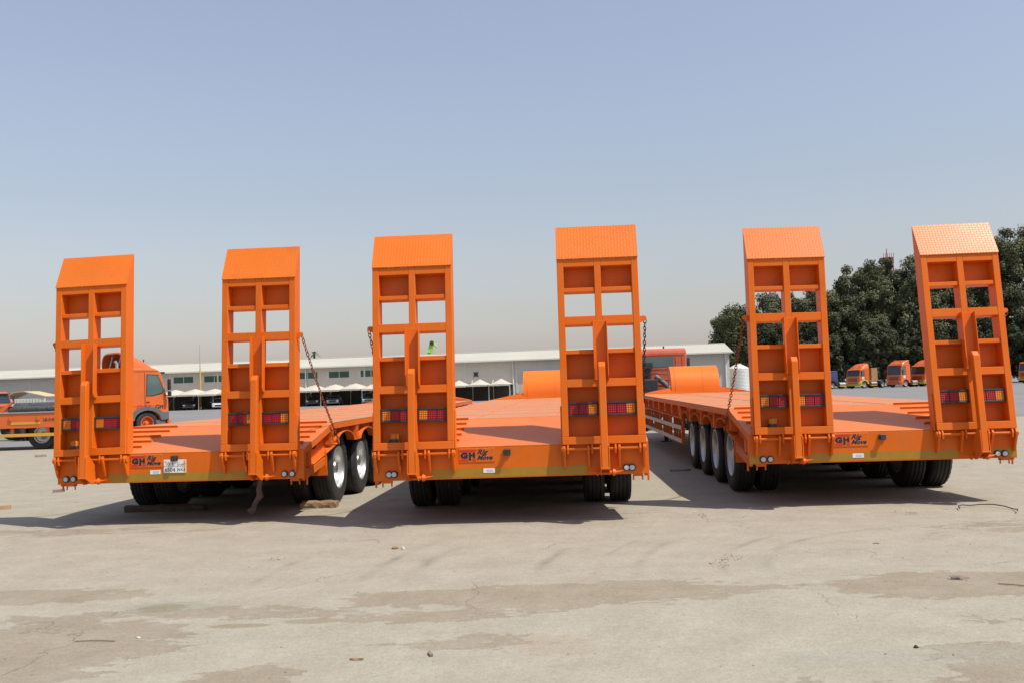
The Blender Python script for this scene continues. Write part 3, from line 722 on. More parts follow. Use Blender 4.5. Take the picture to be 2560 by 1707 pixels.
def side_meshes():
    """parts of the right-hand side (x > 0); mirrored copies serve the left"""
    d = {}
    FW0 = AX[3] + 0.44
    zf = lambda y: 0.845 + DS * (y - 6)
    # rub rail under the deck edge
    top = lambda y: deck_z(y) - 0.013
    d['rub_rail'] = MB().prism([(0.02, top(0.02)), (YK, top(YK)), (YD, top(YD)), (YD, top(YD) - 0.075), (YK + 0.02, top(YK) - 0.075), (0.02, top(0.02) - 0.075)], 'x', 1.445, 1.498).mesh('rub_rail', 'orange_side', bevel=0.003)
    # recessed web with the wheel arches cut out of its lower edge
    low = [(0.03, 0.575), (AX[0] - 0.44, 0.838)]
    for y in AX: low += arch_pts(y)
    low += [(FW0 + 0.02, zf(FW0)), (YD, zf(YD))]
    mb = MB(); vs = []; fs = []
    for (y, z) in low:
        vs += [(1.38, y, z), (1.38, y, max(top(y) - 0.01, z + 0.02)), (1.392, y, z), (1.392, y, max(top(y) - 0.01, z + 0.02))]
    for i in range(len(low) - 1):
        a, b = 4 * i, 4 * i + 4
        fs += [(a, b, b + 1, a + 1), (a + 2, a + 3, b + 3, b + 2), (a, a + 2, b + 2, b), (a + 1, b + 1, b + 3, a + 3)]
    d['side_web'] = mb.add(vs, fs).mesh('side_web', 'orange_side')
    d['tail_flange'] = MB().strip([(0.03, 0.575), (AX[0] - 0.44, 0.838)], 'x', 1.392, 1.497, -0.014).mesh('lower_flange', 'orange_side', bevel=0.002)
    d['arch'] = MB().strip([(y - AX[0], z) for y, z in arch_pts(AX[0])], 'x', 1.392, 1.496, -0.012).mesh('wheel_arch', 'orange_side', smooth=True)
    d['gap_flange'] = MB().box(1.392, 1.494, 0.44, 0.845, 0.826, 0.838).mesh('lower_flange', 'orange_side')
    d['front_flange'] = MB().prism([(FW0 + 0.01, zf(FW0)), (YD, zf(YD)), (YD, zf(YD) - 0.016), (FW0 + 0.01, zf(FW0) - 0.016)], 'x', 1.392, 1.495).mesh('lower_flange', 'orange_side')
    d['stake'] = MB().box(1.393, 1.49, -0.055, -0.043, 0.84, 1.02).box(1.393, 1.49, 0.043, 0.055, 0.84, 1.02).box(1.475, 1.4895, -0.043, -0.018, 0.85, 1.02).box(1.475, 1.4895, 0.018, 0.043, 0.85, 1.02).box(1.475, 1.4895, -0.018, 0.018, 0.85, 0.93).mesh('stake_pocket', 'orange_side')
    d['outrigger'] = MB().box(1.393, 1.488, -0.11, -0.045, -0.085, 0.085).box(1.393, 1.488, 0.045, 0.11, -0.085, 0.085).box(1.393, 1.4875, -0.045, 0.045, 0.045, 0.085).box(1.393, 1.4875, -0.045, 0.045, -0.085, -0.045).mesh('outrigger_pocket', 'orange_side', bevel=0.002)
    d['rib'] = MB().box(1.393, 1.47, -0.006, 0.006, 0.86, 1.03).mesh('stiffener', 'orange_side')
    d['guard_rail'] = MB().box(1.468, 1.494, 0.0, 1.96, 0.0, 0.072).mesh('guard_rail', 'guard_white', bevel=0.003)
    d['guard_post'] = MB().box(1.43, 1.467, -0.03, 0.03, 0.385, 0.835).box(1.467, 1.49, -0.018, 0.018, 0.385, 0.72).mesh('guard_post', 'orange_side', bevel=0.002)
    d['guard_strut'] = MB().box(1.4, 1.44, -0.02, 0.02, 0.40, 0.835).mesh('guard_strut', 'orange_side')
    d['mud_guard'] = MB().box(0.93, 1.462, 1.12, 1.135, 0.44, 0.76).mesh('mud_guard', 'orange', bevel=0.003)
    d['lower_bar'] = MB().prism([(0.05, 0.475), (0.98, 0.60), (0.98, 0.70), (0.05, 0.555)], 'x', 1.452, 1.492).mesh('lower_bar', 'orange_side', bevel=0.003)
    d['bar_rod'] = MB().cyl((1.498, 0.93, 0.56), (1.498, 0.93, 0.78), 0.009, n=8).mesh('bar_rod', 'orange_side')
    d['bar_rod2'] = MB().cyl((1.498, 0.12, 0.42), (1.498, 0.12, 0.57), 0.012, n=8).mesh('bar_rod', 'orange_side')
    d['corner'] = MB().box(1.394, 1.499, 0.022, 0.10, ZB + 0.002, ZT - 0.016).mesh('corner_post', 'orange', bevel=0.003)
    d['side_lamp'] = MB().box(1.45, 1.475, -0.025, 0.025, -0.03, 0.03).cyl((1.475, 0, 0), (1.49, 0, 0), 0.02, n=10).mesh('side_lamp', 'black_plastic', bevel=0.003)
    d['hook'] = MB().box(1.393, 1.545, 1.40, 1.44, 0.842, 0.858).box(1.51, 1.545, 1.40, 1.44, 0.858, 0.885).mesh('chain_hook', 'orange_side')
    return d
SM = side_meshes()
MIR = Matrix.Scale(-1, 4, (1, 0, 0))

def mirrored(me):
    k = me.name + '_m'
    c = me.copy(); c.transform(MIR); c.flip_normals()
    return c
SML = {k: mirrored(v) for k, v in SM.items()}

BUMPER = MB().box(-1.5, 1.5, 0.0, 0.02, ZB, ZT - 0.013).box(-1.49, 1.49, 0.02, 0.16, ZB + 0.001, ZB + 0.018).mesh('bumper', 'orange', bevel=0.003)
TAILDECK = MB().prism([(0.0, ZT), (YK, ZK), (YK, ZK - 0.012), (0.0, ZT - 0.012)], 'x', -1.5, 1.5).mesh('tail_deck', 'orange_deck', bevel=0.002)
DECK = MB().prism([(YK + 0.002, ZK), (YD, deck_z(YD)), (YD, deck_z(YD) - 0.012), (YK + 0.002, ZK - 0.012)], 'x', -1.5, 1.5).mesh('deck', 'orange_deck_dusty', bevel=0.002)
SEAM = MB().tube([(-1.49 + 2.98 * k / 30, 0.004 * math.sin(k * 2.1), 0.0) for k in range(31)], 0.005, 5).mesh('weld_seam', 'orange_side')
SEAML = MB().tube([(0.004 * math.sin(k * 1.7), YK + 0.02 + (YD - YK - 0.04) * k / 40, deck_z(YK + 0.02 + (YD - YK - 0.04) * k / 40)) for k in range(41)], 0.005, 5).mesh('weld_seam', 'orange_side')
TBAR = MB().box(-0.425, 0.425, -0.006, 0.006, 0.0, 0.026).mesh('traction_bar', 'orange', bevel=0.002)
BEAM = MB().prism([(0.25, 0.70), (0.25, 0.84), (YK, 1.09), (YD + 3.0, 1.15), (YD + 3.0, 0.95), (YD, 0.72), (1.5, 0.66)], 'x', -0.07, 0.07).mesh('main_beam', 'black_steel')  # underside steel (beams, axles, cross members) coloured black in place of its shade
AXLE = MB().cyl((-1.1, 0, 0.48), (1.1, 0, 0.48), 0.065, n=12).box(-0.62, -0.5, -0.3, 0.3, 0.5, 0.6).box(0.5, 0.62, -0.3, 0.3, 0.5, 0.6).cyl((-0.35, -0.25, 0.55), (-0.35, -0.05, 0.6), 0.09, n=10).cyl((0.35, -0.25, 0.55), (0.35, -0.05, 0.6), 0.09, n=10).mesh('axle', 'black_steel')
CROSS = MB().box(-1.37, 1.37, -0.04, 0.04, 0.0, 0.13).mesh('cross_member', 'black_steel')
SOCKET = MB().box(-0.038, 0.038, -0.02, 0.0, -0.03, 0.03).cyl((0, -0.02, 0), (0, -0.052, -0.004), 0.03, 0.027, 14).box(-0.03, 0.03, -0.06, -0.05, -0.033, 0.03).mesh('plug_socket', 'black_plastic', bevel=0.003)
MARK = MB().cyl((0, 0, 0), (0, -0.022, 0), 0.041, 0.038, 20).mesh('reverse_light', 'black_plastic', smooth=True)
MARKL = MB().lathe([(0.028, -0.0225), (0.026, -0.030), (0.015, -0.033), (0.0, -0.034)], 'y', 18).mesh('lamp_glass', 'lens_white', smooth=True)
HOOKB = MB().box(-0.055, 0.055, 0.0, 0.07, -0.028, 0.0).cyl((-0.048, 0.03, -0.02), (-0.05, 0.03, -0.07), 0.009, n=8).cyl((0.048, 0.03, -0.02), (0.05, 0.03, -0.07), 0.009, n=8).mesh('under_bracket', 'orange_side')
PLATE = MB().box(-0.195, 0.195, -0.006, -0.001, -0.075, 0.075).mesh('logo_plate', 'orange', bevel=0.002)
RIVET = MB().lathe([(0.006, 0.0), (0.005, -0.004), (0.0, -0.006)], 'y', 8).mesh('rivet', 'galvanised')
STICKER = MB().box(-0.063, 0.063, -0.005, -0.0015, -0.024, 0.024).mesh('data_plate', 'plate_white')
STK2 = MB().box(-0.028, 0.045, -0.0062, -0.0055, -0.012, 0.012).mesh('print_panel', 'lens_white')

def gooseneck(tr):
    zd = deck_z(YD)
    g = MB()
    # low step plate rising from the deck corners to the cover
    g.add([(-1.5, YD + 0.002, zd - 0.1), (1.5, YD + 0.002, zd - 0.1), (1.5, YD + 0.002, zd + 0.004), (0.68, YD + 0.05, zd + 0.15), (-0.68, YD + 0.05, zd + 0.15), (-1.5, YD + 0.002, zd + 0.004),
           (-1.5, YD + 0.9, zd - 0.1), (1.5, YD + 0.9, zd - 0.1), (1.3, YD + 0.9, zd + 0.02), (0.68, YD + 0.9, zd + 0.15), (-0.68, YD + 0.9, zd + 0.15), (-1.3, YD + 0.9, zd + 0.02)],
          [(0, 1, 2, 3, 4, 5), (11, 10, 9, 8, 7, 6), (0, 6, 7, 1), (1, 7, 8, 2), (2, 8, 9, 3), (3, 9, 10, 4), (4, 10, 11, 5), (5, 11, 6, 0)])
    g.build('gooseneck_step', 'orange', tr)
    n = MB().box(-0.55, 0.55, YD + 0.9, YD + 3.4, 1.12, 1.34)
    n.build('gooseneck', 'orange_side', tr, bevel=0.01)
    rc, zc, yc = 0.60, zd + 0.13, YD + 0.62
    line = [(yc - rc, zd + 0.004)] + [(yc + rc * math.cos(math.pi - math.pi * 0.74 * k / 22), zc + rc * math.sin(math.pi - math.pi * 0.74 * k / 22)) for k in range(23)]
    cv = MB(); vs = []; fs = []
    for (y, z) in line:
        c = Vector((yc, zc)); d = Vector((y, z)) - c
        if z < zc: d = Vector((-rc, 0)); q = Vector((y + 0.012, z))
        else: q = c + d * (1 - 0.012 / rc)
        vs += [(-0.64, y, z), (0.64, y, z), (-0.64, q.x, q.y), (0.64, q.x, q.y)]
    for i in range(len(line) - 1):
        a, b = 4 * i, 4 * i + 4
        fs += [(a, a + 1, b + 1, b), (a + 2, b + 2, b + 3, a + 3), (a, b, b + 2, a + 2), (a + 1, a + 3, b + 3, b + 1)]
    fs += [(0, 2, 3, 1)]
    k = 4 * (len(line) - 1); fs += [(k, k + 1, k + 3, k + 2)]
    cover = cv.add(vs, fs).build('neck_cover', 'orange_tread_flat', tr, smooth=True)
    MB().tube([(-0.53, y - 0.001, z) for (y, z) in line], 0.007, 5).build('cover_seam', 'orange_side', cover)
    MB().tube([(0.2, y - 0.001, z) for (y, z) in line], 0.004, 5).build('cover_seam', 'orange_side', cover)
    for sx in (-0.63, -0.5, 0.5, 0.63):
        pts = line[::2] + [(yc + 0.35, zd + 0.004)]
        pts = [(yc + (y - yc) * 0.965 + 0.004, z if z <= zc else zc + (z - zc) * 0.965) for (y, z) in pts]
        inner = [(yc + (y - yc) * 0.55, zd + 0.004 + (z - zd) * 0.55) for (y, z) in pts]
        rb = MB()
        if abs(sx) > 0.6:
            for i in range(len(pts) - 1):
                rb.prism([pts[i], pts[i + 1], inner[i + 1], inner[i]], 'x', sx - 0.006, sx + 0.006)
        else: rb.prism(pts, 'x', sx - 0.006, sx + 0.006)
        rb.build('cover_rib', 'orange_side', cover)
    for sx in (-1, 1):
        MB().box(sx * 0.95 - 0.06, sx * 0.95 + 0.06, YD - 1.2, YD - 1.08, 0.22, 1.0).box(sx * 0.95 - 0.05, sx * 0.95 + 0.05, YD - 1.19, YD - 1.09, 0.02, 0.23).box(sx * 0.95 - 0.14, sx * 0.95 + 0.14, YD - 1.28, YD - 1.0, 0.005, 0.025).build('landing_leg', 'black_steel', tr)

tread_paint('orange_tread_flat', (0.78, 0.155, 0.006), (0.5, 0.3, 0.14), 0.08, 0.05, False, 0.38, 0.15)

def lettering(tr, plate):
    """GH between two red bars, Rig Move in sloping script"""
    sx = lambda k: Matrix.Scale(k, 4, (1, 0, 0))
    link('lettering', text_mesh('G', 'ink_navy', 0.080, offset=0.006), plate, T(-0.178, -0.0068, -0.028) @ sx(1.28))
    MB().box(-0.089, -0.066, -0.0085, -0.0065, -0.054, 0.030).box(-0.044, -0.021, -0.0085, -0.0065, -0.028, 0.030).box(-0.066, -0.044, -0.0085, -0.0065, -0.009, 0.010).build('lettering', 'ink_navy', plate)
    for x0, x1, z0, z1 in ((-0.180, -0.016, 0.041, 0.060), (-0.180, -0.097, -0.058, -0.040), (-0.050, -0.014, -0.058, -0.040)):
        MB().box(x0, x1, -0.0085, -0.0065, z0, z1).build('logo_bar', 'ink_red', plate)
    link('lettering', text_mesh('Rig', 'ink_navy', 0.072, shear=0.4, offset=0.0022), plate, T(-0.003, -0.0068, 0.010) @ sx(1.2))
    link('lettering', text_mesh('Move', 'ink_navy', 0.066, shear=0.4, offset=0.0022), plate, T(-0.003, -0.0068, -0.049) @ sx(1.12))

def make_trailer(label, loc, yaw, roll, zoff, ramps, tapes, plate_x, sticker, socket_x, marks, numberplate=False):
    M = T(loc[0], loc[1], zoff) @ RZ(yaw) @ RY(-roll)
    tr = thing('lowbed_trailer', label, 'trailer', M=M, group='orange low-bed trailers parked in a row')
    bp = link('bumper', BUMPER, tr)
    link('tail_deck', TAILDECK, tr); link('deck', DECK, tr)
    sl = math.atan2(ZK - ZT, YK)
    for k in range(9):
        y = YK + 0.004 + 1.52 * k
        link('weld_seam', SEAM, tr, T(0, y, deck_z(y)))
    for x in (-0.5, 0.5): link('weld_seam', SEAML, tr, T(x, 0, 0))
    for sx in (-1, 1):
        for y in (0.26, 0.525, 0.79, 1.055, 1.30):
            link('traction_bar', TBAR, tr, T(sx * 1.0, y, deck_z(y) + 0.001) @ RX(sl))
        Q = SM if sx > 0 else SML
        for k, nm in (('rub_rail', 'rub_rail'), ('side_web', 'side_web'), ('tail_flange', 'lower_flange'), ('front_flange', 'lower_flange'), ('mud_guard', 'mud_guard'), ('lower_bar', 'lower_bar'), ('bar_rod', 'bar_rod'), ('bar_rod2', 'bar_rod'), ('corner', 'corner_post'), ('hook', 'chain_hook')):
            link(nm, Q[k], tr)
        for i, y in enumerate(AX):
            link('wheel_arch', Q['arch'], tr, T(0, y, 0))
            if i < 3: link('lower_flange', Q['gap_flange'], tr, T(0, y, 0))
            link('stake_pocket', Q['stake'], tr, T(0, y + 0.6425, 0.0))
            link('side_lamp', Q['side_lamp'], tr, T(-sx * 0.06, y - 0.44, 0.785))
        link('stake_pocket', Q['stake'], tr, T(0, 1.30, -0.01)); link('stake_pocket', Q['stake'], tr, T(0, 0.28, -0.22))
        link('side_lamp', Q['side_lamp'], tr, T(-sx * 0.055, 0.72, 0.835))
        y = 6.68
        while y < YD - 0.4:
            link('outrigger_pocket', Q['outrigger'], tr, T(0, y, 0.965 + DS * (y - 6)))
            link('stiffener', Q['rib'], tr, T(0, y + 0.62, DS * (y - 6)))
            y += 1.24
        y = 6.46
        while y < YD - 2.2:
            for z in (0.392, 0.63): link('guard_rail', Q['guard_rail'], tr, T(0, y, z))
            link('guard_post', Q['guard_post'], tr, T(0, y - 0.02, 0))
            for q in (0.4, 0.8, 1.2, 1.6): link('guard_strut', Q['guard_strut'], tr, T(0, y + q, 0))
            y += 2.0
        link('guard_post', Q['guard_post'], tr, T(0, y - 0.02, 0))
        for y in AX:
            for xx, face in ((1.255, sx), (0.925, -sx)):
                wheel(tr, sx * xx, y, 0.48, face)
    for x in (-0.5, 0.5): link('main_beam', BEAM, tr, T(x, 0, 0))
    for y in AX: link('axle', AXLE, tr, T(0, y, 0))
    for k in range(12): y = 0.75 + 1.28 * k; link('cross_member', CROSS, tr, T(0, y, deck_z(y) - 0.2))
    gooseneck(tr)
    for (lean, xoff, sroll, amber_left, beacon, cm, sag), s in zip(ramps, (-1, 1)):
        make_ramp(tr, s, 0.0828 + lean, xoff, sroll, amber_left, beacon, cm, sag)
    for (x0, x1) in tapes:
        MB().box(x0, x1, -0.0016, -0.0004, ZB + 0.012, ZB + 0.108).build('reflective_tape', 'tape', bp)
    lp = link('logo_plate', PLATE, tr, T(plate_x, 0, ZB + 0.252))
    lettering(tr, lp)
    for x in (-0.175, -0.09, 0.0, 0.09, 0.175): link('rivet', RIVET, lp, T(x, -0.006, 0.07)); 
    st = link('data_plate', STICKER, tr, T(sticker[0], 0, ZB + sticker[1]) @ RY(random.uniform(-0.02, 0.02)))
    link('print_panel', STK2, st)
    link('plug_socket', SOCKET, tr, T(socket_x, 0, ZB + 0.275))
    for x, z in marks:
        mk = link('reverse_light', MARK, tr, T(x, 0, ZB + z)); link('lamp_glass', MARKL, mk)
    for x in (-1.36, 1.38): link('under_bracket', HOOKB, tr, T(x, 0.02, ZB))
    if numberplate:
        npl = MB().box(-0.137, 0.137, -0.010, -0.004, -0.077, 0.077).build('number_plate', 'plate_white', tr, T(-0.05, 0, ZB + 0.182) @ RY(0.012), bevel=0.002)
        MB().box(0.108, 0.131, -0.0108, -0.0098, -0.07, 0.07).build('country_strip', 'plate_yellow', npl)
        MB().box(-0.131, 0.104, -0.0108, -0.0098, -0.001, 0.001).build('plate_line', 'ink_black', npl)
        MB().box(0.030, 0.032, -0.0108, -0.0098, -0.07, 0.07).build('plate_line', 'ink_black', npl)
        link('lettering', text_mesh('6504', 'ink_black', 0.066), npl, T(-0.126, -0.0108, -0.062))
        link('lettering', text_mesh('NXA', 'ink_black', 0.042, spacing=1.15), npl, T(0.034, -0.0108, -0.053))
        link('lettering', text_mesh('\u0666\u0665\u0660\u0664', 'ink_black', 0.066), npl, T(-0.126, -0.0108, 0.012))
        link('lettering', text_mesh('\u0646 \u0635 \u0627', 'ink_black', 0.034), npl, T(0.036, -0.0108, 0.02))
        for x in (-0.125, 0.1): link('rivet', RIVET, npl, T(x, -0.0105, 0.004))
    return tr

TR1 = make_trailer('orange low-bed trailer with number plate, rear wheels on planks, left of the three', (-3.963, 11.8544), -0.0879, -0.0006, 0.0,
    [(-0.0033, -0.0325, 0.0169, True, True, 'chain_rust', 0.05), (-0.0211, -0.0381, -0.0041, False, False, 'chain_rust', 0.05)],
    [(-0.87, 0.81)], -0.395, (-0.292, 0.118), -0.05, [(-1.388, 0.06), (-1.295, 0.06), (1.27, 0.06), (1.363, 0.06)], True)
TR2 = make_trailer('orange low-bed trailer standing nearest and squarest to the camera, middle of the three', (-0.0648, 10.9425), -0.0624, 0.0023, 0.0,
    [(0.0136, -0.013, -0.003, True, True, 'chain_rust', 0.03), (-0.0005, -0.0003, -0.0037, False, False, 'chain_dark', 0.03)],
    [(-0.86, 0.83)], -0.355, (-0.228, 0.082), -0.027, [(-1.327, 0.07), (-1.27, 0.07), (1.257, 0.07), (1.317, 0.07)])
TR3 = make_trailer('orange low-bed trailer with its four left wheels and white side guards in view', (4.1689, 11.4704), -0.0449, -0.0032, 0.0,
    [(-0.0206, 0.0208, -0.0074, True, True, 'chain_rust', 0.06), (0.0318, 0.0137, 0.005, False, False, 'chain_rust', 0.05)],
    [(-1.498, -1.385), (-0.83, 0.847), (1.17, 1.498)], -0.343, (-0.272, 0.07), 0.004, [(-1.345, 0.055), (-1.264, 0.055), (1.28, 0.05), (1.36, 0.05)])

# ------------------------------------------------------------------ tractor units (origin on the ground under the rear wall of the cab, +y is forward)
def cab_profile(front_x=2.0, roof=2.85, arch_y=1.05, arch_r=0.62):
    """side outline of a cab-over: rear wall, roof, raked screen, nose, wheel arch"""
    pts = [(0.0, 1.02), (0.0, roof - 0.12), (0.08, roof - 0.02), (0.25, roof), (1.35, roof), (1.62, roof - 0.10), (1.74, roof - 0.28), (1.97, 1.72), (2.05, 1.5), (2.06, 0.72), (1.98, 0.62), (arch_y + arch_r, 0.62)]
    for k in range(9):
        a = math.pi * k / 8
        pts.append((arch_y + arch_r * math.cos(a), 0.62 + 0.45 * math.sin(a)))
    pts += [(arch_y - arch_r, 0.62), (0.1, 0.62), (0.1, 1.02)]
    out = []
    for p in pts:
        if not out or (Vector(p) - Vector(out[-1])).length > 1e-4: out.append(p)
    return out

def make_tractor(label, M, paintm='truck_orange', roof=2.85, deflector='shell', exhaust=True, six=True, lower='grey_plastic', bumper='truck_orange', rim=RIM, group=None, sticker=False, rear_panels=False, doorprint=None, back='chassis'):
    t = thing('truck_tractor', label, 'truck', M=M, group=group)
    W2 = 1.22
    prof = cab_profile(roof=roof)
    top = [p for p in prof if p[1] > 1.0] 
    cab = MB().prism(prof, 'x', -W2, W2).build('cab', paintm, t, bevel=0.05)
    # lower skirt round the wheel arch, a few mm proud of the cab
    for sx in (-1, 1):
        arch = [(1.05 + 0.62 * math.cos(math.pi * k / 10), 0.62 + 0.45 * math.sin(math.pi * k / 10)) for k in range(11)]
        outer = [(1.05 + 0.86 * math.cos(math.pi * k / 10), 0.62 + 0.62 * math.sin(math.pi * k / 10)) for k in range(11)]
        mg = MB()
        for i in range(10): mg.prism([arch[i], arch[i + 1], outer[i + 1], outer[i]], 'x', sx * (W2 + 0.002), sx * (W2 + 0.035))
        mg.build('mud_guard', lower, t)
        MB().prism([(1.02, 1.72), (1.06, roof - 0.3), (1.55, roof - 0.33), (1.78, 1.98), (1.72, 1.84), (1.3, 1.74)], 'x', sx * (W2 + 0.001), sx * (W2 + 0.012)).build('side_window', 'glass_grey', t)
        MB().prism([(0.92, 1.15), (0.92, roof - 0.2), (0.95, roof - 0.2), (0.95, 1.15)], 'x', sx * (W2 + 0.001), sx * (W2 + 0.006)).build('door_seam', 'black_plastic', t)
        MB().prism([(0.985, 1.68), (1.02, roof - 0.26), (1.57, roof - 0.29), (1.83, 1.96), (1.76, 1.79), (1.3, 1.69)], 'x', sx * (W2 - 0.004), sx * (W2 + 0.0006)).build('window_rubber', 'black_plastic', t)
        MB().box(sx * (W2 - 0.02), sx * (W2 + 0.02), 1.69, 2.055, 0.64, 0.98).build('corner_panel', lower, t, bevel=0.01)
        MB().prism([(0.05, roof - 0.16), (1.55, roof - 0.16), (1.55, roof - 0.135), (0.05, roof - 0.135)], 'x', sx * (W2 - 0.05), sx * (W2 + 0.004)).build('roof_seam', 'black_plastic', t)
        MB().prism([(0.12, 1.28), (1.9, 1.28), (1.95, 1.31), (0.12, 1.31)], 'x', sx * (W2 - 0.01), sx * (W2 + 0.012)).build('swage_line', paintm, t)
        MB().prism([(0.99, 1.42), (1.14, 1.42), (1.14, 1.46), (0.99, 1.46)], 'x', sx * (W2 + 0.001), sx * (W2 + 0.03)).build('door_handle', 'black_plastic', t)
        MB().box(sx * 1.0 - 0.0, sx * 1.0 + sx * 0.2, 1.45, 1.9, 0.36, 0.6).build('step', lower, t, bevel=0.02)
        mr = MB().tube([(sx * 1.2, 1.85, 1.75), (sx * 1.4, 1.95, 1.7), (sx * 1.5, 1.95, 1.85)], 0.018, 6).build('mirror_arm', 'black_plastic', t)
        MB().box(sx * 1.5 - 0.11, sx * 1.5 + 0.11, 1.9, 2.0, 1.95, 2.45).build('mirror', 'black_plastic', mr, bevel=0.03)
        MB().box(sx * 1.5 - 0.1, sx * 1.5 + 0.1, 1.9, 2.02, 1.68, 1.9).build('mirror', 'black_plastic', mr, bevel=0.03)
        MB().box(sx * 1.05 - 0.14, sx * 1.05 + 0.14, 2.062, 2.10, 0.68, 0.88).build('headlight', 'lens_white', t, bevel=0.02)
        wheel(t, sx * 1.03, 1.05, 0.5, sx, rim, 1.04)
        for yy in ((-2.6, -3.9) if six else (-2.7,)):
            wheel(t, sx * 1.05, yy, 0.5, sx, rim, 1.04); wheel(t, sx * 0.72, yy, 0.5, -sx, rim, 1.04)
        MB().cyl((sx * 0.98, -0.35, 0.62), (sx * 0.98, -1.5, 0.62), 0.3, n=18).build('fuel_tank', 'galvanised', t, smooth=True)
        MB().box(sx * 0.98 - 0.06, sx * 0.98 + sx * 0.26, -1.5, -0.3, 0.32, 0.42).build('reflective_bar', 'yellow', t)
        if sticker:
            MB().box(sx * (W2 + 0.002), sx * (W2 + 0.01), 1.02, 1.52, 1.25, 1.62).build('door_sticker', 'white_paint', t)
        if doorprint:
            M2 = T(sx * (W2 + 0.012), 0.55 if sx > 0 else 1.75, 1.13) @ RZ(math.pi / 2 if sx > 0 else -math.pi / 2)
            link('lettering', text_mesh(doorprint, 'ink_red', 0.26, offset=0.006), t, M2)
            link('lettering', text_mesh(doorprint[:2], 'ink_navy', 0.26, offset=0.006), t, M2 @ T(0.86, 0, 0))
    # screen, visor, grille, bumper
    MB().add([(-1.1, 1.985, 1.74), (1.1, 1.985, 1.74), (1.02, 1.765, roof - 0.3), (-1.02, 1.765, roof - 0.3), (-1.1, 1.96, 1.74), (1.1, 1.96, 1.74), (1.02, 1.74, roof - 0.3), (-1.02, 1.74, roof - 0.3)],
             [(0, 1, 2, 3), (7, 6, 5, 4), (0, 4, 5, 1), (1, 5, 6, 2), (2, 6, 7, 3), (3, 7, 4, 0)]).build('windscreen', 'glass_dark', t)
    MB().box(-1.05, 1.05, 1.72, 1.98, roof - 0.25, roof - 0.16).build('sun_visor', 'black_plastic', t, bevel=0.02)
    gr = MB().box(-0.75, 0.75, 2.062, 2.08, 1.0, 1.45).build('grille', 'black_plastic', t)
    for k in range(4): MB().box(-0.72, 0.72, 2.081, 2.095, 1.05 + 0.11 * k, 1.09 + 0.11 * k).build('grille_slat', paintm, gr)
    MB().box(-1.22, 1.22, 1.99, 2.16, 0.36, 0.66).build('front_bumper', bumper, t, bevel=0.04)
    # rear wall: window, pressed panels
    MB().box(-0.75, 0.75, -0.012, -0.002, roof - 0.66, roof - 0.3).build('rear_window', 'glass_grey', t, bevel=0.004)
    if rear_panels:
        for z0, z1, x0, x1 in ((roof - 0.24, roof - 0.22, -1.15, 1.15), (roof - 0.74, roof - 0.72, -1.15, 1.15), (roof - 0.66, roof - 0.3, 0.82, 0.84), (roof - 0.66, roof - 0.3, 1.06, 1.08), (roof - 0.66, roof - 0.3, -0.84, -0.82), (roof - 0.66, roof - 0.3, -1.08, -1.06), (roof - 1.12, roof - 1.10, -1.15, 1.15), (roof - 1.3, roof - 1.28, -1.15, 1.15)):
            MB().box(x0, x1, -0.02, -0.002, z0, z1).build('pressed_rib', paintm, t, bevel=0.004)
    # deflector on the roof
    if deflector == 'shell':
        n = 12; vs = []; fs = []
        secs = [(1.35, 0.03), (1.1, 0.28), (0.8, 0.50), (0.4, 0.68), (0.0, 0.76)]
        for th in (0.0, 0.05):
            for (y, h) in secs:
                for k in range(n + 1):
                    a = math.pi * (1 - k / n)
                    ca, sa = math.cos(a), math.sin(a)
                    px = 1.16 * math.copysign(abs(ca) ** 0.45, ca); pz = h * (abs(sa) ** 0.55)
                    vs.append((px * (1 - th), y - (0.02 if th else 0), roof - 0.01 + pz * (1 - th * 1.6)))
        m = n + 1; q = len(secs) * m
        for i in range(len(secs) - 1):
            for k in range(n):
                a = i * m + k
                fs += [(a, a + 1, a + m + 1, a + m), (q + a, q + a + m, q + a + m + 1, q + a + 1)]
        for k in range(n):
            a = (len(secs) - 1) * m + k; fs.append((a, a + 1, q + a + 1, q + a))
        d = MB().add(vs, fs).build('roof_deflector', paintm, t, smooth=True)
        for sx in (-0.45, 0.45): MB().cyl((sx, 0.05, roof), (sx, 0.22, roof + 0.62), 0.035, n=8).build('deflector_strut', 'galvanised', d)
    elif deflector == 'high':
        MB().prism([(0.02, roof - 0.02), (0.02, roof + 0.52), (0.4, roof + 0.5), (1.1, roof + 0.25), (1.5, roof - 0.02)], 'x', -1.1, 1.1).build('roof_deflector', paintm, t, bevel=0.06)
    for sx in (-0.55, 0.55): MB().cyl((sx, 1.2, roof - 0.02), (sx, 1.2, roof + 0.12 + (0.3 if deflector != 'none' else 0)), 0.03, n=8).build('roof_horn', 'black_plastic', t)
    # chassis
    for sx in (-1, 1): MB().box(sx * 0.42 - 0.04, sx * 0.42 + 0.04, -4.7 if six else -3.6, 1.9, 0.72, 0.98).build('chassis_rail', 'black_steel', t)
    MB().box(-0.9, 0.9, -1.75, -1.55, 0.4, 0.85).build('battery_box', 'black_steel', t)
    MB().prism([(-0.5, -3.7), (0.5, -3.7), (0.55, -2.9), (0.3, -2.4), (-0.3, -2.4), (-0.55, -2.9)], 'z', 1.0, 1.12).build('fifth_wheel', 'black_steel', t, bevel=0.02)
    for yy in ((-2.6, -3.9) if six else (-2.7,)): MB().cyl((-1.0, yy, 0.5), (1.0, yy, 0.5), 0.09, n=10).build('axle', 'black_steel', t)
    MB().box(-0.35, 0.35, -0.6, 1.2, 0.55, 1.02).build('engine', 'black_steel', t)
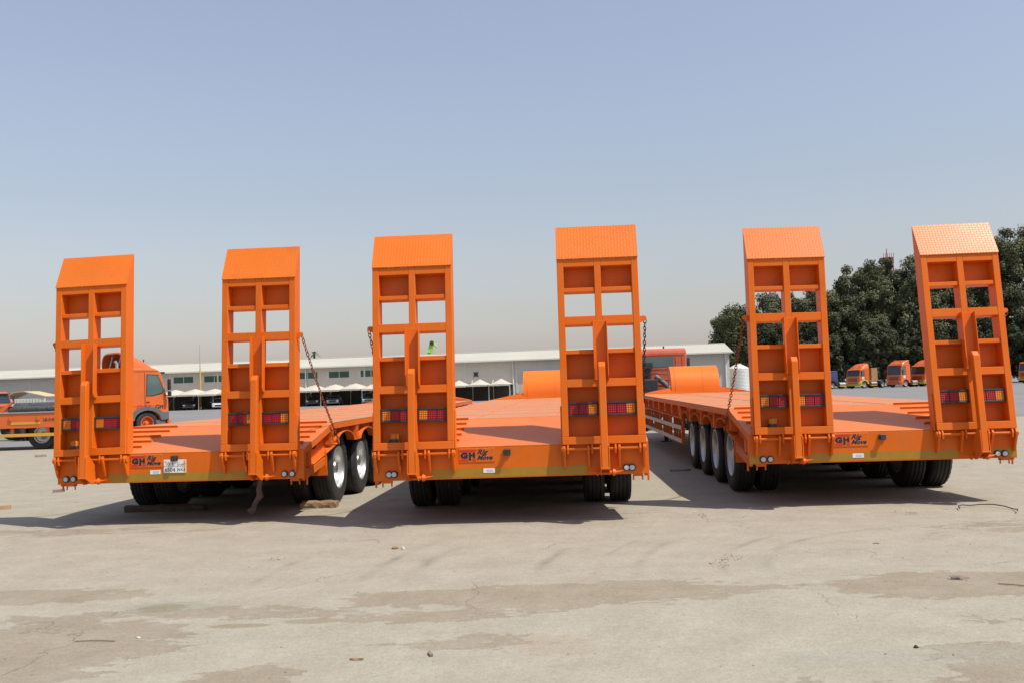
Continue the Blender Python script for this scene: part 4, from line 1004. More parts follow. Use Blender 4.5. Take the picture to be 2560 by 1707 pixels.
    if exhaust:
        ex = MB().cyl((0.98, -0.22, 0.95), (0.98, -0.22, 2.4), 0.125, n=14).build('exhaust_stack', 'galvanised', t, smooth=True)
        MB().tube([(0.98, -0.22, 2.4), (0.98, -0.22, 3.15), (0.98, -0.3, 3.28)], 0.07, 10).build('exhaust_pipe', 'aluminium', ex, smooth=True)
        MB().cyl((0.98, -0.22, 0.6), (0.98, -0.22, 0.95), 0.07, n=10).build('exhaust_pipe', 'galvanised', ex, smooth=True)
    return t

# tractor coupled under the gooseneck of the right-hand trailer
M3 = TR3.matrix_basis
trac = make_tractor('red-orange truck cab seen from behind, beyond the curved cover of the right trailer', M3 @ T(-0.28, 24.4, 0) @ RZ(0.01), 'truck_red', roof=2.74, deflector='none', exhaust=False, rear_panels=True, bumper='truck_red')
snk = MB().box(-0.62, 0.1, -0.75, -0.12, 1.05, 1.65).build('air_cleaner', 'black_plastic', trac, bevel=0.03)
MB().box(-0.36, -0.04, -0.5, -0.1, 2.02, 2.24).cyl((-0.2, -0.3, 1.66), (-0.2, -0.3, 2.03), 0.11, 0.13, 12).build('intake_snorkel', 'black_plastic', snk, bevel=0.01)
MB().tube([(0.05, -0.4, 1.75), (0.35, -0.42, 1.5), (0.62, -0.42, 1.2)], 0.09, 10).build('intake_hose', 'grey_plastic', snk, smooth=True)
MB().tube([(-0.5, -0.5, 1.75), (0.0, -0.6, 1.85), (0.45, -0.5, 1.8), (0.7, -0.4, 1.55)], 0.02, 6).build('air_line', 'black_plastic', snk, smooth=True)

# orange tractor standing behind the left-hand trailer
make_tractor('orange truck tractor with hollow roof deflector, parked beyond the left trailer', T(-18.05, 45.2, 0) @ RZ(R(-45)), 'truck_orange', roof=2.95, deflector='shell', exhaust=True, six=True, lower='grey_plastic', rim=RIM_OR, doorprint='GHRS')

# row of tractors under the trees
FG = 'tractors parked in line under the trees'
RZT = R(120)
make_tractor('orange tractor with rounded deflector and yellow bumper, a crate behind its cab', T(49.4, 142.0, 0) @ RZ(RZT), 'truck_orange', roof=2.75, deflector='shell', exhaust=False, six=False, lower='yellow_green', bumper='yellow_green', sticker=True, group=FG)
make_tractor('orange tractor with tall boxy deflector, second along the tree line', T(54.4, 140.0, 0) @ RZ(RZT), 'truck_orange', roof=3.2, deflector='high', exhaust=False, six=False, lower='truck_orange', sticker=True, group=FG)
make_tractor('orange tractor with pale rounded deflector, half hidden by the rightmost ramp', T(58.1, 141.0, 0) @ RZ(RZT), 'truck_orange', roof=2.95, deflector='shell', exhaust=False, six=False, lower='yellow_green', bumper='yellow_green', group=FG)
make_tractor('dark-screened tractor at the right edge under the trees', T(72.8, 140.0, 0) @ RZ(RZT), 'truck_orange', roof=2.9, deflector='none', exhaust=False, six=False, lower='yellow_green', bumper='yellow_green', group=FG)
make_tractor('dark blue tractor in the shade at the left end of the parked trucks', T(46.6, 147.0, 0) @ RZ(R(118)), 'truck_blue', roof=2.6, deflector='none', exhaust=True, six=False, lower='black_plastic', bumper='black_plastic', rim=RIM, group=FG)
make_tractor('red truck cab cut off by the left edge of the picture', T(-50.1, 95.0, 0) @ RZ(R(-100)), 'truck_red', roof=2.85, deflector='none', exhaust=False, six=False)
cr = thing('timber_crate', 'tall brown timber crate on the chassis behind the first orange tractor', 'crate', M=T(50.9, 142.9, 1.1) @ RZ(RZT))
for k in range(6): MB().box(-0.62 + 0.21 * k, -0.42 + 0.21 * k, -0.64, -0.6, 0.0, 1.75).build('board', 'wood_crate', cr)
MB().box(-0.62, 0.62, -0.6, 0.6, 0.0, 1.72).build('box', 'wood_crate', cr)
MB().box(-1.0, 1.0, -0.9, 1.6, -0.1, -0.002).build('pallet', 'wood_crate', cr)

# ------------------------------------------------------------------ flat trailer at the left edge
ft = thing('flatbed_trailer', 'orange flatbed trailer with yellow guard bar at the left edge', 'trailer', loc=(-13.6, 33.0, 0), rz=R(1.5))
MB().box(-9.0, 0.0, 0.0, 0.12, 0.72, 1.20).build('side_beam', 'truck_orange', ft, bevel=0.01)
MB().box(-9.0, 0.0, 0.12, 2.5, 1.05, 1.205).build('deck', 'galvanised', ft)
MB().box(-9.05, 0.05, -0.03, 0.14, 1.206, 1.245).build('deck_lip', 'galvanised', ft, bevel=0.005)
MB().box(-9.0, 0.0, 2.5, 2.62, 0.72, 1.20).build('side_beam', 'truck_orange', ft, bevel=0.01)
for x in (-1.1, -2.0, -2.9, -4.1): MB().box(x - 0.04, x + 0.04, -0.05, -0.002, 0.98, 1.12).build('lashing_hook', 'truck_orange', ft)
for x0, x1 in ((-1.05, -0.4), (-2.9, -1.95), (-5.2, -4.2)): MB().box(x0, x1, -0.012, -0.002, 0.84, 0.92).build('reflective_tape', 'yellow', ft)
link('lettering', text_mesh('LB-3-028', 'ink_black', 0.13, offset=0.002), ft, T(-1.86, -0.01, 0.94))
MB().box(-7.5, 0.0, 0.03, 0.08, 0.44, 0.54).build('guard_bar', 'yellow', ft, bevel=0.005)
for x in (-0.6, -1.75, -2.9, -4.4): MB().box(x - 0.05, x + 0.05, 0.085, 0.13, 0.44, 0.715).build('bar_hanger', 'truck_orange', ft)
MB().box(-2.55, -2.5, 0.2, 0.8, 0.3, 0.7).build('mud_flap', 'black_plastic', ft)
for x in (-2.0, -0.75):
    for yy in (0.35, 2.25): 
        w = wheel(ft, x, yy, 0.48, 1); w.matrix_basis = T(x, yy, 0.48) @ RZ(math.pi / 2)
MB().box(-9.0, -0.2, 0.85, 0.97, 0.75, 1.04).build('chassis_beam', 'black_steel', ft)
MB().box(-9.0, -0.2, 1.65, 1.77, 0.75, 1.04).build('chassis_beam', 'black_steel', ft)
MB().prism([(-3.55, 1.25), (-2.95, 1.62), (-2.9, 1.62), (-3.3, 1.25)], 'y', 0.25, 0.33).build('stanchion', 'truck_orange', ft)
for i, (yy, r, z) in enumerate(((0.40, 0.10, 1.346), (0.68, 0.155, 1.401))):
    o = MB().cyl((-3.15 + 0.1 * i, 0, 0), (-0.1, 0, 0), r, n=18).build('black_pipe', 'pipe_black', smooth=True, M=T(-13.6, 33.0, 0) @ RZ(R(1.5)) @ T(0, yy, z))
    tag(o, ('long black pipe at the front of the load on the flatbed at the left edge', 'thicker black pipe behind the front one on the flatbed at the left edge')[i], 'pipe')

# ------------------------------------------------------------------ warehouse
WA = math.atan2(-12.5, 110.0)
WM = T(31.0, 143.6, 0) @ RZ(math.pi + WA) @ RZ(math.pi)          # local -x runs along the front to the left, +y into the building
wh = thing('warehouse', 'long pale grey warehouse with cream ribbed roof across the background', 'building', M=WM)
LEN, DEP, EAVE, RIDGE = 128.0, 22.0, 5.85, 7.45
wl_ = MB().box(-LEN, 0.0, 0.0, 0.25, 0.0, EAVE).build('front_wall', 'wall', wh)
MB().prism([(0.26, 0.0), (0.26, EAVE - 0.02), (DEP / 2, RIDGE - 0.2), (DEP - 0.26, EAVE - 0.02), (DEP - 0.26, 0.0)], 'x', -0.25, -0.01).build('gable_wall', 'wall', wh)
MB().prism([(0.26, 0.0), (0.26, EAVE - 0.02), (DEP / 2, RIDGE - 0.2), (DEP - 0.26, EAVE - 0.02), (DEP - 0.26, 0.0)], 'x', -LEN, -LEN + 0.2).build('gable_wall', 'wall', wh)
MB().box(-LEN, 0.0, DEP - 0.25, DEP, 0.0, EAVE).build('back_wall', 'wall', wh)
rf = MB().prism([(-0.75, EAVE - 0.06), (DEP / 2, RIDGE), (DEP / 2, RIDGE - 0.1), (-0.75, EAVE - 0.16)], 'x', -LEN - 0.5, 0.5).build('roof', 'roof_sheet', wh)
MB().prism([(DEP / 2 + 0.005, RIDGE), (DEP + 0.75, EAVE - 0.06), (DEP + 0.75, EAVE - 0.16), (DEP / 2 + 0.005, RIDGE - 0.1)], 'x', -LEN - 0.5, 0.5).build('roof', 'roof_sheet', wh)
MB().box(-LEN - 0.5, 0.55, -0.85, -0.755, EAVE - 0.24, EAVE - 0.05).build('gutter', 'roof_trim', wh)
MB().prism([(DEP / 2 - 0.3, RIDGE + 0.01), (DEP / 2, RIDGE + 0.06), (DEP / 2 + 0.3, RIDGE + 0.01)], 'x', -LEN - 0.5, 0.5).build('ridge_cap', 'roof_trim', wh)
bay = 7.6
nb = int(LEN / bay)
for k in range(nb + 1):
    x = -0.3 - bay * k
    MB().box(x - 0.12, x + 0.12, -0.06, -0.002, 0.0, EAVE - 0.03).build('wall_pier', 'wall_post', wh)
for x in (-31.2, -62.5, -86.0, -115.0, -0.55):
    MB().cyl((x, -0.16, 0.0), (x, -0.16, EAVE - 0.2), 0.11, n=8).build('downpipe', 'white_paint', wh)
# block courses of the wall
for z in (1.1, 2.2, 3.3, 4.4): MB().box(-LEN, 0.0, -0.012, -0.002, z, z + 0.03).build('wall_course', 'wall_post', wh)
# high windows: frame, two green panes, pale shutter
for k in range(8):
    x = -47.65 - 4.87 * k
    fr = MB().box(x - 1.95, x + 1.6, -0.03, -0.003, 4.02, 5.08).build('window', 'white_paint', wh)
    MB().box(x - 1.55, x - 0.02, -0.05, -0.031, 4.08, 5.02).build('pane', 'window_green', fr)
    MB().box(x + 0.08, x + 1.54, -0.05, -0.031, 4.08, 5.02).build('pane', 'window_green', fr)
    MB().box(x - 1.9, x - 1.62, -0.05, -0.031, 4.08, 5.02).build('shutter', 'wall_post', fr)
fan = MB().lathe([(0.0, -0.16), (0.2, -0.18), (0.3, -0.12), (0.3, -0.003)], 'y', 14).build('extractor_fan', 'black_steel', wh, T(-36.7, 0, 3.85))
for a in range(4):
    MB().box(-0.06, 0.06, -0.1, -0.06, 0.0, 0.5).build('fan_blade', 'black_steel', fan, RY(R(45 + 90 * a)))

# ------------------------------------------------------------------ shade canopies with parked cars
def canopy_mesh(w=3.0, d=6.0, h=2.25, rise=0.85, ex=1.2):
    n = 8; vs = []; fs = []
    for i in range(n + 1):
        for j in range(n + 1):
            u, v = i / n, j / n
            e = min(u, 1 - u, v, 1 - v) * 2
            sag = 0.10 * math.sin(math.pi * u) * (1 if j in (0, n) else 0)
            vs.append(((u - 0.5) * w, (v - 0.5) * d, h + rise * (e ** ex) + sag * 0.3))
    for i in range(n):
        for j in range(n): fs.append((i * (n + 1) + j, (i + 1) * (n + 1) + j, (i + 1) * (n + 1) + j + 1, i * (n + 1) + j + 1))
    k = len(vs)
    # scalloped valance hanging from the front edge
    m = 24
    for i in range(m + 1):
        u = i / m; x = (u - 0.5) * w
        vs += [(x, -d / 2 - 0.01, h + 0.01), (x, -d / 2 - 0.01, h - 0.16 - 0.07 * abs(math.sin(u * math.pi * 9)))]
    for i in range(m): fs.append((k + 2 * i, k + 2 * i + 1, k + 2 * i + 3, k + 2 * i + 2))
    me = MB().add(vs, fs).mesh('roof_fabric', 'canopy', smooth=True)
    return me
CAN, CAN2 = canopy_mesh(), canopy_mesh(ex=0.75)
SCREEN = MB().box(-1.48, 1.48, 2.86, 2.9, 0.0, 2.35).mesh('shade_filler', 'shade_brown')  # added dark panel behind each canopy, filling in for its shade
POST = MB().cyl((0, 0, 0), (0, 0, 2.3), 0.06, n=8).mesh('post', 'white_paint')
BRACE = MB().cyl((0, 2.2, 2.7), (0, 3.6, 3.5), 0.05, n=6).mesh('brace', 'white_paint')
ndc = 19
ordn = ['first', 'second', 'third', 'fourth', 'fifth', 'sixth', 'seventh', 'eighth', 'ninth', 'tenth', 'eleventh', 'twelfth', 'thirteenth', 'fourteenth', 'fifteenth', 'sixteenth', 'seventeenth', 'eighteenth', 'nineteenth']
for k in range(ndc):
    x = -32.6 - 3.06 * k
    c = thing('shade_canopy', 'cream fabric car-park canopy, %s from the right end of the row' % ordn[k], 'canopy', M=WM @ T(x, -3.1, random.uniform(-0.05, 0.05)), group='car-park canopies along the warehouse')
    link('roof_fabric', CAN if k < 4 else CAN2, c)
    link('shade_filler', SCREEN, c)
    for px in ((-1.48,) if k else (-1.48, 1.48)):
        for py in (-2.5, 2.4):
            if py < 0 and k % 2: continue
            link('post', POST, c, T(px, py, 0))
    link('brace', BRACE, c, T(-1.45, -1.4, -0.55))

def make_car(label, M, mat, suv=False, scale=1.0):
    h = 1.68 if suv else 1.45
    c = thing('parked_car', label, 'car', M=M @ Matrix.Scale(scale, 4), group='cars under the canopies')
    # side outline along y (front at -y)
    b = [(-2.2, 0.32), (-2.25, 0.62), (-2.1, 0.86), (-1.2, 0.98), (1.9, 1.0), (2.2, 0.9), (2.25, 0.4), (2.1, 0.3)]
    MB().prism(b, 'x', -0.9, 0.9).build('body', mat, c, bevel=0.1)
    g = [(-1.15, 0.97), (-0.45, h - 0.06), (0.1, h), (1.2, h - 0.04), (1.85, 0.99)]
    MB().prism(g, 'x', -0.74, 0.74).build('cabin', mat, c, bevel=0.09)
    gl = [(-0.95, 1.02), (-0.42, h - 0.14), (0.1, h - 0.1), (1.15, h - 0.14), (1.6, 1.02)]
    MB().prism(gl, 'x', -0.752, 0.752).build('side_glass', 'glass_dark', c)
    MB().add([(-0.66, -1.12, 1.02), (0.66, -1.12, 1.02), (0.6, -0.52, h - 0.1), (-0.6, -0.52, h - 0.1), (-0.66, -1.08, 1.02), (0.66, -1.08, 1.02), (0.6, -0.47, h - 0.1), (-0.6, -0.47, h - 0.1)],
             [(0, 1, 2, 3), (7, 6, 5, 4), (0, 4, 5, 1), (1, 5, 6, 2), (2, 6, 7, 3), (3, 7, 4, 0)]).build('windscreen', 'glass_dark', c)
    MB().box(-0.5, 0.5, -2.29, -2.24, 0.5, 0.72).build('grille', 'black_plastic', c)
    for sx in (-1, 1):
        MB().box(sx * 0.7 - 0.15, sx * 0.7 + 0.15, -2.26, -2.12, 0.68, 0.82).build('headlight', 'reflector', c, bevel=0.02)
        MB().box(sx * 1.0 - 0.08, sx * 1.0 + 0.06, -0.75, -0.6, 1.0, 1.14).build('mirror', mat, c, bevel=0.02)
        for y in (-1.4, 1.35): wheel(c, sx * 0.8, y, 0.34, sx, RIM, 0.70)
    return c
def at_wh(x, y): return WM @ T(x, y, 0)
for x, yy, rz, mat, suv, lab in ((-74.6, -4.1, 24, 'car_white', True, 'white sport utility car under the canopies left of the tall pole'),
                                 (-79.3, -3.4, 22, 'car_dark', False, 'dark car in deep shade under the canopies, nearest the orange truck'),
                                 (-60.3, -3.2, 10, 'car_dark', False, 'dark grey car beside a white canopy post, left of the chain'),
                                 (-57.2, -3.2, 8, 'car_silver', False, 'silver blue car under the canopies just right of the chain'),
                                 (-52.0, -3.6, 12, 'car_silver', True, 'pale silver car under the canopies beside the middle trailer ramp')):
    make_car(lab, at_wh(x, yy) @ RZ(R(rz)), mat, suv)
# red drum, fence, pole
o = MB().lathe([(0.0, 0.0), (0.3, 0.0), (0.3, 0.3), (0.32, 0.32), (0.3, 0.34), (0.3, 0.6), (0.32, 0.62), (0.3, 0.64), (0.3, 0.9), (0.0, 0.9)], 'z', 16).build('oil_drum', 'ink_red', smooth=True, M=at_wh(-30.2, -3.5))
tag(o, 'small red drum at the foot of the warehouse wall past the last canopy', 'drum')
pl = thing('flag_pole', 'tall thin pole with yellow lower part in front of the warehouse', 'pole', M=at_wh(-78.2, -2.0))
MB().cyl((0, 0, 0), (0, 0, 6.0), 0.14, 0.12, 8).build('lower_pole', 'yellow', pl)
MB().cyl((0, 0, 6.001), (0, 0, 9.7), 0.07, 0.04, 8).build('upper_pole', 'galvanised', pl)

# small shed with a beige roof at the far left
sh = thing('garden_shed', 'small shed with beige gable roof and white slatted wall at far left', 'shed', M=T(-65.5, 136.0, 0) @ RZ(R(-6)))
MB().prism([(-3.2, 2.45), (-1.2, 3.35), (0.2, 3.4), (3.2, 2.7), (3.2, 2.6), (0.2, 3.3), (-1.2, 3.25), (-3.2, 2.35)], 'y', -1.8, 1.8).build('roof', 'shed_roof', sh)
for k in range(14): MB().box(-3.1 + 0.45 * k, -2.75 + 0.45 * k, -1.7, -1.62, 0.0, 2.4).build('slat', 'white_paint', sh)
MB().box(-3.1, 3.1, -1.6, -1.5, 0.0, 2.4).build('back_board', 'wall', sh)

# water tank: ribbed drum with a domed lid
wt = thing('water_tank', 'large white ribbed plastic water tank beside the right end of the warehouse', 'tank', M=T(33.7, 150.0, 0))
pr = [(0.0, 0.0), (1.5, 0.0)]
for k in range(16):
    z = 0.1 + k * 0.21; pr += [(1.5, z), (1.54, z + 0.06), (1.54, z + 0.12), (1.5, z + 0.18)]
pr += [(1.5, 3.5), (1.35, 3.62), (0.6, 4.0), (0.45, 4.02)]
MB().lathe(pr, 'z', 36).build('drum', 'tank_white', wt, smooth=True)
MB().lathe([(0.45, 4.0), (0.45, 4.18), (0.0, 4.2)], 'z', 18).build('lid', 'tank_white', wt, smooth=True)
for k in range(8):
    a = 2 * math.pi * k / 8
    MB().box(0.5, 1.3, -0.05, 0.05, -0.02, 0.04, RZ(a) @ T(0, 0, 4.06) @ RY(R(27)) @ T(0, 0, 0)).build('lid_rib', 'tank_white', wt, T(-0.0, 0, -0.0))

# crane tip and palm crown seen over the warehouse roof
cn = thing('crane_boom', 'lime green crane boom tip rising behind the warehouse roof', 'crane', M=T(-14.9, 180.0, 0))
MB().prism([(-1.6, 0.0), (-0.6, 0.0), (0.75, 9.9), (0.0, 9.9)], 'y', -0.4, 0.4).build('boom', 'lime', cn, bevel=0.05)
MB().prism([(0.0, 9.9), (0.75, 9.9), (1.35, 9.3), (1.5, 9.5), (0.9, 10.3), (0.2, 10.2)], 'y', -0.5, 0.5).build('boom_head', 'lime', cn, bevel=0.08)
MB().cyl((0.5, -0.6, 10.2), (0.5, 0.6, 10.2), 0.4, n=14).build('sheave', 'black_steel', cn)
MB().cyl((0.2, -0.46, 8.6), (-0.4, -0.46, 8.6), 0.14, n=8).build('boom_hook', 'lime', cn)
pm = thing('palm_tree', 'small palm crown showing over the warehouse roof', 'tree', M=T(-36.0, 182.0, 0))
MB().tube([(0, 0, 0), (0.1, 0, 4), (0.0, 0, 9.0)], [0.28, 0.22, 0.2], 8).build('trunk', 'bark', pm)
fr = MB()
for k in range(26):
    a = k * 2.4; el = random.uniform(-0.5, 1.2); ln = random.uniform(0.9, 1.5)
    d = Vector((math.cos(a) * math.cos(el), math.sin(a) * math.cos(el), math.sin(el)))
    s_ = Vector((-math.sin(a), math.cos(a), 0)) * 0.16
    p0 = Vector((0, 0, 9.0)); p1 = p0 + d * ln * 0.55; p2 = p0 + d * ln - Vector((0, 0, 0.35 * ln))
    fr.add([p0 + s_ * 0.3, p0 - s_ * 0.3, p1 - s_, p1 + s_, p2], [(0, 1, 2, 3), (3, 2, 4)])
fr.build('crown', 'palm_leaf', pm)

tw = thing('lattice_tower', 'top of a red steel tower sticking out above the trees', 'tower', M=T(75.6, 200.0, 0))
for sx in (-1, 1):
    for sy in (-1, 1): MB().cyl((sx * 1.4, sy * 1.4, 0), (sx * 0.8, sy * 0.8, 25.0), 0.14, n=6).build('leg', 'tower_red', tw)
for k in range(10):
    z = 2.4 * k; w0, w1 = 1.4 - 0.024 * z, 1.4 - 0.024 * (z + 2.4)
    for sy in (-1, 1):
        MB().cyl((-w0, sy * w0, z), (w1, sy * w1, z + 2.4), 0.07, n=5).build('brace', 'tower_red', tw)
        MB().cyl((w0, sy * w0, z), (-w1, sy * w1, z + 2.4), 0.07, n=5).build('brace', 'tower_red', tw)
MB().box(-1.0, 1.0, -1.0, 1.0, 24.0, 25.2).build('platform', 'tower_red', tw)
for k in range(6): MB().cyl((-1.0 + 0.4 * k, -1.0, 25.2), (-1.0 + 0.4 * k, -1.0, 26.0), 0.05, n=5).build('railing', 'tower_red', tw)
MB().cyl((0, 0, 25.2), (0, 0, 27.0), 0.08, n=6).build('mast', 'tower_red', tw)

# ------------------------------------------------------------------ trees
def make_tree(label, x, y, h, rx, mats, seed, low=1.0, dens=1.0, group='tall trees behind the parked trucks', ry=None):
    rnd = random.Random(seed)
    t = thing('broadleaf_tree', label, 'tree', loc=(x, y, 0), group=group)
    ry = ry or rx * 0.8
    # trunk and limbs
    tb = MB()
    tb.tube([(0, 0, 0), (0.1, 0, h * 0.2), (rnd.uniform(-0.4, 0.4), 0, h * 0.45), (rnd.uniform(-0.6, 0.6), 0, h * 0.75)], [0.35, 0.28, 0.2, 0.08], 8)
    for k in range(7):
        a = rnd.uniform(0, 6.28); z0 = h * rnd.uniform(0.18, 0.5); l_ = rx * rnd.uniform(0.5, 0.85)
        tb.tube([(0, 0, z0), (math.cos(a) * l_ * 0.5, math.sin(a) * l_ * 0.5, z0 + h * 0.12), (math.cos(a) * l_, math.sin(a) * l_, z0 + h * 0.3)], [0.14, 0.1, 0.03], 6)
    tb.build('trunk', 'bark', t)
    # clumps spread over a lumpy crown, leaves spread over each clump
    clumps = []
    nc = int(170 * dens)
    for k in range(nc):
        u = rnd.uniform(-1, 1); a = rnd.uniform(0, 6.283)
        rr = rnd.uniform(0.2, 1.0) ** 0.5
        zz = u * rr; rad = math.sqrt(max(0, 1 - u * u)) * rr
        cx, cy = rad * math.cos(a) * rx, rad * math.sin(a) * ry
        lump = 1 + 0.22 * noise.noise(Vector((cx * 0.35 + seed, cy * 0.35, zz * 2)))
        zc = low + (h - low) * (0.5 + 0.5 * zz)
        wdt = 1.0 if zz > -0.3 else 1.0 - 0.25 * (-zz - 0.3)
        clumps.append((Vector((cx * lump * wdt, cy * lump, zc * (0.97 + 0.06 * rnd.random()))), rnd.uniform(0.7, 1.35) * (rx / 6.5)))
    # leaves: small lozenges scattered over every clump, one mesh per foliage tone
    g = np.random.default_rng(seed)
    which = g.integers(0, len(mats), len(clumps))
    for mi, m in enumerate(mats):
        C = np.array([tuple(c) + (r,) for k, (c, r) in enumerate(clumps) if which[k] == mi])
        if not len(C): continue
        nl = int(210 * dens)
        C = np.repeat(C, nl, axis=0); n = len(C)
        d = g.normal(size=(n, 3)) * (1, 1, 0.8); d /= np.linalg.norm(d, axis=1, keepdims=True)
        p = C[:, :3] + d * (C[:, 3:4] * g.uniform(0.4, 1.15, (n, 1)))
        p = p[p[:, 2] > 0.4]; n = len(p); d = d[:n]
        nrm = d + g.uniform(-0.7, 0.7, (n, 3)) + (0, 0, 0.35); nrm /= np.linalg.norm(nrm, axis=1, keepdims=True)
        e = np.cross(nrm, g.normal(size=(n, 3))); e /= np.linalg.norm(e, axis=1, keepdims=True)
        f = np.cross(nrm, e)
        s = g.uniform(0.09, 0.20, (n, 1))
        V = np.stack([p - e * s * 1.5, p + f * s * 0.65, p + e * s * 1.5, p - f * s * 0.65], axis=1).reshape(-1, 3)
        me = bpy.data.meshes.new('crown')
        me.vertices.add(4 * n); me.vertices.foreach_set('co', V.astype(np.float32).ravel())
        me.loops.add(4 * n); me.loops.foreach_set('vertex_index', np.arange(4 * n, dtype=np.int32))
        me.polygons.add(n); me.polygons.foreach_set('loop_start', np.arange(0, 4 * n, 4, dtype=np.int32))
        me.update(calc_edges=True)
        me.materials.append(MATS[m])
        link('crown', me, t)
    return t
D_, M_, P_ = 'leaf_dark', 'leaf_mid', 'leaf_pale'
for lab, x, y, h, rx, mats, sd, dn in (
    ('low rounded tree at the left end of the tree line, beyond the water tank', 37.4, 161, 13.4, 6.4, (D_, M_), 3, 1.3),
    ('dark tree seen through the left ramp of the right trailer', 44.0, 163, 16.0, 5.6, (D_, M_), 5, 1.1),
    ('tree behind the right edge of the left ramp of the right trailer', 47.5, 165, 16.2, 5.2, (D_, M_), 71, 1.1),
    ('dark tree directly under the top of the red tower', 61.3, 164, 20.9, 5.0, (M_, D_), 73, 1.3),
    ('tree filling the gap left of the tall pale crown', 49.5, 160, 15.4, 5.0, (M_, P_), 8, 1.0),
    ('tall grey-green tree with a pale left edge, below the red tower', 57.0, 161, 19.6, 6.6, (P_, M_, M_), 13, 1.3),
    ('dark tree just left of the rightmost ramp, right of the red tower', 65.2, 159, 20.6, 6.4, (M_, D_, P_), 21, 1.3),
    ('dark tree hidden mostly behind the rightmost ramp', 72.0, 160, 22.0, 6.0, (D_, M_), 34, 1.2),
    ('tallest tree at the right edge of the picture', 79.8, 158, 25.0, 7.0, (M_, D_, P_), 41, 1.4),
    ('tree cut off by the right edge of the picture', 88.5, 160, 23.5, 7.0, (M_, D_), 55, 0.9)):
    make_tree(lab, x, y, h, rx, mats, sd, 0.8, dn)
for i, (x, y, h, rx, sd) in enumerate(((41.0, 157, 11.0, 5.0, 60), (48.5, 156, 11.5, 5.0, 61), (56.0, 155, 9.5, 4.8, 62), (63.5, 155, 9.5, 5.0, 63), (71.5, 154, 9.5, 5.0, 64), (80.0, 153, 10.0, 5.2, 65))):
    make_tree('undergrowth tree with leaves coloured dark for shade at the foot of the tree line, %s from the left' % ordn[i], x, y, h, rx, ('leaf_shade',), sd, 0.2, 1.2, 'undergrowth trees under the tall trees')

# ------------------------------------------------------------------ timber, rag and litter on the ground
def lump(name, label, cat, x, y, sx, sy, sz, mat, seed, rz=0.0, z=0.0):
    rnd = random.Random(seed)
    bm = bmesh.new(); bmesh.ops.create_icosphere(bm, subdivisions=2, radius=1.0)
    for v in bm.verts:
        k = 1 + 0.35 * noise.noise(v.co * 1.7 + Vector((seed, 0, 0))) + 0.12 * rnd.uniform(-1, 1)
        v.co = Vector((v.co.x * k * sx, v.co.y * k * sy, max(v.co.z * k, -0.35) * sz))
    me = bpy.data.meshes.new(name); bm.to_mesh(me); bm.free(); me.materials.append(MATS[mat])
    return tag(link(name, me, None, T(x, y, z + sz * 0.33) @ RZ(rz)), label, cat)

def timber(label, x0, x1, y0, y1, z0, z1, M, seed, mat='wood'):
    rnd = random.Random(seed); n = 9; vs = []; fs = []
    for i in range(n + 1):
        x = x0 + (x1 - x0) * i / n
        for (yy, zz) in ((y0, z0), (y1, z0), (y1, z1), ((y0 + y1) / 2, z1 + 0.006), (y0, z1 - 0.012), (y0 - 0.008, (z0 + z1) / 2)):
            vs.append((x + rnd.uniform(-.012, .012), yy + rnd.uniform(-.008, .008), zz + (rnd.uniform(-.008, .008) if zz > z0 else 0)))
    for i in range(n):
        for k in range(6): fs.append((6 * i + k, 6 * i + (k + 1) % 6, 6 * (i + 1) + (k + 1) % 6, 6 * (i + 1) + k))
    fs += [tuple(range(5, -1, -1)), tuple(range(6 * n, 6 * n + 6))]
    return tag(MB().add(vs, fs).build('timber_beam', mat, M=M), label, 'timber', 'timbers chocking the left trailer')
timber('sunlit timber chock against the right rear wheels of the left trailer', 1.03, 1.50, 1.36, 1.50, 0.002, 0.085, TR1.matrix_basis, 4)
timber('timber chock in shade-darkened colour against the left rear wheels of the left trailer', -1.36, -0.28, 1.38, 1.50, 0.002, 0.08, TR1.matrix_basis, 9, 'wood_shaded')
rg = MB().tube([(0, 0, 0.50), (-0.03, 0.01, 0.40), (-0.05, 0.0, 0.30), (-0.03, -0.01, 0.22), (-0.1, 0.0, 0.13), (-0.12, 0.01, 0.06), (-0.17, 0.0, 0.02)], [0.02, 0.03, 0.035, 0.045, 0.03, 0.04, 0.05], 7)
tag(rg.build('hanging_rag', 'rag', M=TR1.matrix_basis @ T(0.74, 0.75, 0.02), smooth=True), 'twisted pale rag hanging below the bumper of the left trailer', 'rag')

def stick(label, pts, r, mat='wood', name='stick'):
    return tag(MB().tube(pts, r, 6).build(name, mat), label, 'stick')
def chunk(label, x, y, L, w, h, rz, mat='wood', seed=1):
    rnd = random.Random(seed); mb = MB()
    n = 5; vs = []; fs = []
    for i in range(n + 1):
        t = i / n; ww = w * (0.7 + 0.3 * math.sin(math.pi * t)) * rnd.uniform(0.85, 1.1)
        for (a, b) in ((-ww, 0.002), (ww, 0.002), (ww * 0.8, h * rnd.uniform(0.8, 1.1)), (-ww * 0.7, h * rnd.uniform(0.8, 1.1))): vs.append((L * (t - 0.5), a + rnd.uniform(-.002, .002), b))
    for i in range(n):
        for k in range(4): fs.append((4 * i + k, 4 * i + (k + 1) % 4, 4 * i + 4 + (k + 1) % 4, 4 * i + 4 + k))
    fs += [(3, 2, 1, 0), tuple(range(4 * n, 4 * n + 4))]
    return tag(mb.add(vs, fs).build('wood_chip', mat, M=T(x, y, 0) @ RZ(rz)), label, 'wood')
chunk('dark split wood chip near the bottom edge, right of the pale one', -0.51, 5.63, 0.075, 0.013, 0.014, R(-75), 'stone', 3)
chunk('yellowish flat wood chip near the bottom edge', -0.91, 5.58, 0.075, 0.012, 0.010, R(-8), 'wood', 5)
chunk('brown scrap on the ground left of the left trailer', -7.62, 16.78, 0.18, 0.05, 0.05, R(10), 'stone', 7)
